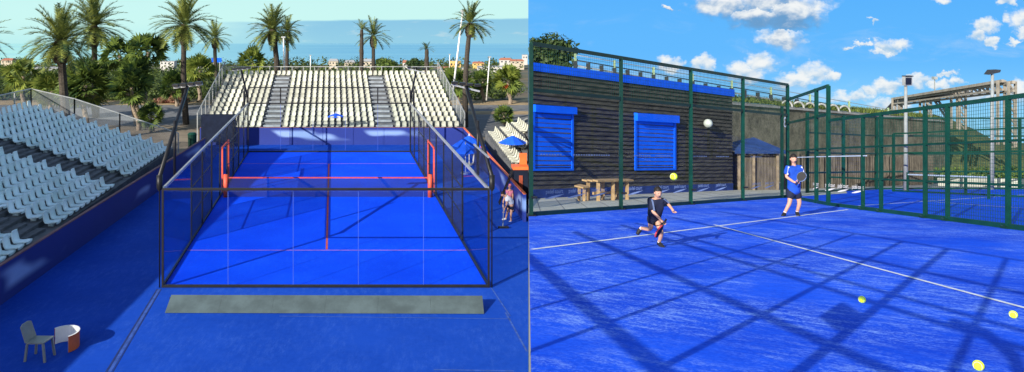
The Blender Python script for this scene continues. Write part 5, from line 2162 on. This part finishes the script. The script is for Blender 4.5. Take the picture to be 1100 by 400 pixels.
racket('red and dark racket held low by the boy in navy', kp(704.8, 233.2, -0.42), kp(699.6, 241.8, -0.42), (0.95, -0.55, 0.2), 0.105, 'navy_cloth', 'racket_red')

# walking man
MY = 21.05
kp2 = lambda x, y, dy=0.0: P(x, y, MY) + Vector((0, dy, 0))
J = dict(pelvis=kp2(852.8, 203.5), waist=kp2(853, 195), chest=kp2(853.3, 185.5), neck=kp2(852.7, 177.5), head=kp2(851.8, 170.6, -0.04),
         shL=kp2(860.0, 181), elL=kp2(863.2, 189.5, -0.03), wrL=kp2(858.5, 191.0, -0.25), haL=kp2(857, 190.6, -0.28),
         shR=kp2(846.4, 181), elR=kp2(844.2, 190, -0.02), wrR=kp2(848.5, 194, -0.24), haR=kp2(850.2, 193.8, -0.27),
         hipL=kp2(856.3, 206.5), knL=kp2(858, 217.5, -0.05), anL=kp2(857.3, 228.6, 0.05), toeL=kp2(855.2, 231.4, -0.12),
         hipR=kp2(849.6, 206.5), knR=kp2(846.3, 217.5, -0.1), anR=kp2(841.3, 228.2, -0.08), toeR=kp2(837.3, 230.8, -0.2))
make_person('man in a royal blue shirt and navy shorts standing near the fence corner', J, 1.85, dict(shirt='royal_cloth', shorts='navy_cloth', stripe='white_cloth', sock='white_cloth', sleeve=0.8, short=0.75, sockh=0.82, tail=0.75), kp2(848, 232), (-0.15, -1, -0.05))
racket('black and white racket held in front of the blue shirted man', kp2(850.6, 193.6, -0.33), kp2(854.8, 187.0, -0.33), (-0.9, -0.7, 0.2), 0.125, 'shoe', 'grey_cloth')

# woman sweeping by the lower court
WY = 30.4
kp3 = lambda x, y, dy=0.0: P(x, y, WY) + Vector((0, dy, 0))
J = dict(pelvis=kp3(549.3, 219.5), waist=kp3(548, 216, -0.03), chest=kp3(545, 211.8, -0.06), neck=kp3(542.3, 209.6, -0.08), head=kp3(540, 208.3, -0.08),
         shL=kp3(544.5, 212.6, -0.2), elL=kp3(543.2, 219, -0.22), wrL=kp3(541.2, 224.5, -0.15), haL=kp3(540.7, 226.3, -0.14),
         shR=kp3(543.5, 211.5, 0.12), elR=kp3(541, 216.5, 0.08), wrR=kp3(540.2, 221, -0.06), haR=kp3(540.3, 222.6, -0.12),
         hipL=kp3(549.6, 222, -0.10), knL=kp3(548.3, 230.5, -0.14), anL=kp3(548.8, 237.5, -0.05), toeL=kp3(545.8, 238.6, -0.12),
         hipR=kp3(547.8, 222, 0.10), knR=kp3(545, 229, 0.06), anR=kp3(543.8, 235.8, 0.12), toeR=kp3(540.6, 236.6, 0.08))
make_person('woman in a white top and dark shorts bent over a broom', J, 1.5, dict(shirt='white_cloth', shorts='navy_cloth', sleeve=0.5, short=0.4, shoe='white_cloth', sock='white_cloth', sockh=0.9), kp3(546, 238), (-0.85, -0.35, -0.5))
br0 = thing('broom', 'long handled broom held by the bending woman', 'broom', kp3(540.4, 245, -0.15))
gpt = LG(540.2, 245.5)
MB().tube([kp3(540.6, 219, -0.17), gpt + Vector((0, 0, 0.06))], 0.016, 6).build('handle', M['steel'], br0)
MB().box(gpt + Vector((0.02, 0, 0.0)), 0.42, 0.09, 0.08).build('brush_head', M['black'], br0)
# seated helper in pink behind her
SY = 32.2
sx = 547.2
kp4 = lambda x, y, dy=0.0: P(x, y, SY) + Vector((0, dy, 0))
g0 = LG(547.5, 225.2)
J = dict(pelvis=kp4(547.6, 214.0, 0.1), waist=kp4(547.5, 211.0, 0.08), chest=kp4(547.4, 207.2, 0.03), neck=kp4(547.5, 203.6, 0), head=kp4(547.8, 200.4, -0.02),
         shL=kp4(550.2, 206), elL=kp4(550.8, 210.5, -0.05), wrL=kp4(549.8, 213, -0.25), haL=kp4(549.5, 213.4, -0.32),
         shR=kp4(544.8, 206), elR=kp4(544.2, 210.5, -0.05), wrR=kp4(545.2, 213, -0.25), haR=kp4(545.5, 213.4, -0.32),
         hipL=kp4(549.2, 214.6, 0.05), knL=kp4(549.8, 214.8, -0.36), anL=kp4(549.8, 224.2, -0.34), toeL=kp4(549.9, 226, -0.44),
         hipR=kp4(546, 214.6, 0.05), knR=kp4(545.4, 214.8, -0.36), anR=kp4(545.3, 224.2, -0.34), toeR=kp4(545.2, 226, -0.44))
make_person('person in pink with a pink cap sitting behind the sweeping woman', J, 1.45, dict(shirt='pink_cloth', shorts='grey_cloth', sleeve=0.5, short=0.85, shoe='shoe'), g0, (-0.25, -1, 0), cap='pink_cloth')
stl = thing('deck_stool', 'small dark stool under the person in pink', 'stool', g0 + Vector((0, 0.15, 0)))
sc_ = Vector((J['pelvis'].x, J['pelvis'].y, 0))
MB().box(sc_ + Vector((0, 0, 0.33)), 0.36, 0.34, 0.04).build('seat', M['black'], stl)
for j in range(4):
    MB().beam(sc_ + Vector(((-1, 1)[j % 2] * 0.15, (-1, 1)[j // 2] * 0.14, 0)), sc_ + Vector(((-1, 1)[j % 2] * 0.13, (-1, 1)[j // 2] * 0.12, 0.34)), 0.03).build('leg', M['black'], stl)

# ================================================================== light, sky, camera
EXPO = 0.6
sd = bpy.data.lights.new('sun', 'SUN')
sd.energy = 5.0
sd.angle = math.radians(0.2)
sd.color = (1.0, 0.93, 0.82)
so_ = bpy.data.objects.new('sun', sd)
COL.objects.link(so_)
so_.rotation_euler = SUN.to_track_quat('-Z', 'Y').to_euler()
so_.location = (-20, -20, 30)

w = bpy.data.worlds.new('World')
SC.world = w
w.use_nodes = True
T = NT(w.node_tree)
for nd in list(T.n):
    T.n.remove(nd)
out = T.new('ShaderNodeOutputWorld')
tc = T.new('ShaderNodeTexCoord')
sep = T.new('ShaderNodeSeparateXYZ')
T.l.new(tc.outputs['Generated'], sep.inputs[0])
dx, dy, dz = sep.outputs
ydiv = T.m('MAXIMUM', dy, 0.02)
A_ = T.m('DIVIDE', dx, ydiv)          # compass tangent
B_ = T.m('DIVIDE', dz, ydiv)          # height tangent
sky = T.new('ShaderNodeTexSky', sky_type='NISHITA')
sky.sun_disc = False
sky.sun_elevation = math.atan2(0.58, math.hypot(0.85, 1.0))
sky.sun_rotation = math.atan2(-0.85, -1.0)
sky.air_density = 1.0
sky.dust_density = 0.6
sky.ozone_density = 1.2
bgs = T.new('ShaderNodeBackground')
T.l.new(sky.outputs[0], bgs.inputs[0])
bgs.inputs[1].default_value = 0.128
# picture-independent direction coordinates, scaled so that numbers are easy to read
ax = T.m('MULTIPLY_ADD', A_, FPX, CX)
ay = T.m('MULTIPLY_ADD', B_, -FPX, HY)
comb = T.new('ShaderNodeCombineXYZ')
T.l.new(ax, comb.inputs[0])
T.l.new(ay, comb.inputs[1])
cv = comb.outputs[0]
# coast side: pale hazy sky with a low bank of sea fog
nb = T.noise(T.mapping(cv, (0.012, 0.05, 1)), 1.0, 4.0, 0.6)
top = T.m('ADD', T.m('MULTIPLY_ADD', ax, -0.012, 24.0), T.m('MULTIPLY', nb, 5.0))
bank = T.m('MULTIPLY', T.smooth(T.m('SUBTRACT', ay, top), -1.2, 1.6), T.smooth(T.m('ADD', ax, T.m('MULTIPLY', nb, 120)), 215, 420))
pale = T.mix(T.smooth(ay, -40, 30), c4((0.58, 0.92, 0.92)), c4((0.60, 0.94, 0.90)))
pale = T.mix(T.smooth(ay, 22, 48), pale, c4((0.52, 0.88, 0.88)))
bankc = T.mix(T.smooth(ay, 18, 50), c4((0.24, 0.55, 0.79)), c4((0.29, 0.61, 0.80)))
wisp = T.m('MULTIPLY', T.smooth(T.noise(T.mapping(cv, (0.03, 0.12, 1)), 1.0, 4.0, 0.6), 0.56, 0.72), 0.45)
bankc = T.mix(wisp, bankc, c4((0.62, 0.76, 0.80)))
coast = T.mix(T.m('MULTIPLY', bank, 0.92), pale, bankc)
# inland side: clear blue with fair weather cumulus
blue = T.mix(T.smooth(ay, -60, 60), c4((0.085, 0.42, 0.97)), c4((0.125, 0.49, 1.0)))
blue = T.mix(T.smooth(ay, 50, 145), blue, c4((0.30, 0.70, 1.0)))
blobs = [(818, -6, 70, 36), (780, 4, 34, 20), (850, 12, 38, 26), (815, 18, 40, 16), (838, 42, 28, 12), (719, 70, 14, 9), (757, 68, 14, 9), (800, 78, 24, 12), (816, 68, 20, 13), (858, 86, 24, 10), (874, 78, 22, 12), (893, 82, 10, 8),
         (960, 49, 21, 8), (946, 55, 12, 5), (926, 46, 12, 3.2), (914, 50, 6, 2.5), (950, 93, 20, 9), (938, 97, 14, 8), (982, 87, 20, 7), (1058, 28, 16, 9), (1050, 37, 12, 7), (1066, 44, 8, 6), (1097, 20, 15, 14), (1100, 34, 12, 8), (1090, 46, 10, 3),
         (1010, 92, 14, 6), (1027, 88, 11, 5), (912, 104, 24, 7), (956, 112, 26, 8), (1096, 100, 16, 14), (1048, 104, 22, 7), (1017, 79, 14, 3), (1012, 2, 12, 4), (1082, 1, 12, 5), (938, 22, 6, 3), (720, 8, 10, 2)]
n1 = T.noise(T.mapping(cv, (0.042, 0.062, 1)), 1.0, 7.0, 0.56, 0.35)
n2 = T.noise(T.mapping(cv, (0.042, 0.062, 1), loc=(0.16, 0.34, 0)), 1.0, 4.0, 0.5, 0.35)
wa = T.noise(T.mapping(cv, (0.06, 0.07, 1), loc=(3, 7, 0)), 1.0, 5.0, 0.6)
wb = T.noise(T.mapping(cv, (0.06, 0.07, 1), loc=(11, 2, 0)), 1.0, 5.0, 0.6)
wax = T.m('ADD', ax, T.m('MULTIPLY', T.m('SUBTRACT', wa, 0.5), 44.0))
way = T.m('ADD', ay, T.m('MULTIPLY', T.m('SUBTRACT', wb, 0.5), 26.0))
fld = None
hgt = None
for (x, y, rx, ry) in blobs:
    u_ = T.m('MULTIPLY', T.m('SUBTRACT', wax, x), 1.0 / rx)
    v_ = T.m('MULTIPLY', T.m('SUBTRACT', way, y), 1.0 / ry)
    e_ = T.m('SUBTRACT', 1.0, T.m('ADD', T.m('MULTIPLY', u_, u_), T.m('MULTIPLY', v_, v_)))
    if fld is None:
        fld, hgt = e_, v_
    else:
        sel = T.m('GREATER_THAN', e_, fld)
        hgt = T.m('ADD', T.m('MULTIPLY', sel, v_), T.m('MULTIPLY', T.m('SUBTRACT', 1.0, sel), hgt))
        fld = T.m('MAXIMUM', fld, e_)
dens = T.smooth(T.m('ADD', T.m('MAXIMUM', fld, -2.5), T.m('MULTIPLY', T.m('SUBTRACT', n1, 0.5), 2.4)), -0.35, 0.95)
bigc = T.m('MULTIPLY', T.smooth(ay, -4, 30), T.smooth(ay, 55, 38))
lit = T.m('ADD', T.m('MULTIPLY', T.m('SUBTRACT', n1, n2), 2.0), T.m('MULTIPLY_ADD', hgt, -0.50, 0.60))
lit = T.m('SUBTRACT', lit, T.m('MULTIPLY', T.m('MULTIPLY', T.smooth(ay, 6, 26), T.smooth(ay, 40, 30)), T.m('MULTIPLY', T.smooth(ax, 900, 860), 0.45)))
bigm = T.m('MULTIPLY', T.smooth(ay, 70, 40), T.smooth(ax, 920, 880))
ccol = T.mix(T.smooth(lit, -0.1, 0.95), T.mix(bigm, c4((0.40, 0.60, 0.80)), c4((0.15, 0.34, 0.60))), c4((0.92, 0.94, 0.93)))
wis = T.m('MULTIPLY', T.smooth(T.noise(T.mapping(cv, (0.010, 0.030, 1)), 1.0, 6.0, 0.62, 0.6), 0.52, 0.80), T.smooth(ay, -10, 90, 0.10, 0.55))
blue = T.mix(wis, blue, c4((0.62, 0.76, 0.92)))
inland = T.mix(T.m('MULTIPLY', dens, 0.96), blue, ccol)
front = T.mix(T.m('GREATER_THAN', A_, EDGE), coast, inland)
bgf = T.new('ShaderNodeBackground')
T.l.new(front, bgf.inputs[0])
bgf.inputs[1].default_value = 2 ** -EXPO
near = T.m('MULTIPLY', T.smooth(dy, 0.25, 0.4), T.smooth(B_, 0.30, 0.12))
mxs = T.new('ShaderNodeMixShader')
T.l.new(near, mxs.inputs[0])
T.l.new(bgs.outputs[0], mxs.inputs[1])
T.l.new(bgf.outputs[0], mxs.inputs[2])
T.l.new(mxs.outputs[0], out.inputs[0])

cd = bpy.data.cameras.new('camera')
cam = bpy.data.objects.new('camera', cd)
COL.objects.link(cam)
cam.location = (0, 0, ZC)
cam.rotation_euler = (PI / 2, 0, 0)
cd.sensor_width = 36
cd.lens = 36 * FPX / 1100
cd.shift_x = (550 - CX) / 1100
cd.shift_y = -(200 - HY) / 1100
cd.clip_start = 0.1
cd.clip_end = 6000
SC.camera = cam
SC.view_settings.view_transform = 'Standard'
SC.view_settings.look = 'None'
SC.view_settings.exposure = EXPO
SC.view_settings.gamma = 1.0
SC.render.film_transparent = False
SC.cycles.max_bounces = 8
SC.cycles.transparent_max_bounces = 24
print('seats', nleft, nend, nr, 'objects', len(bpy.data.objects), 'rails', hs, 'posts', ycs)
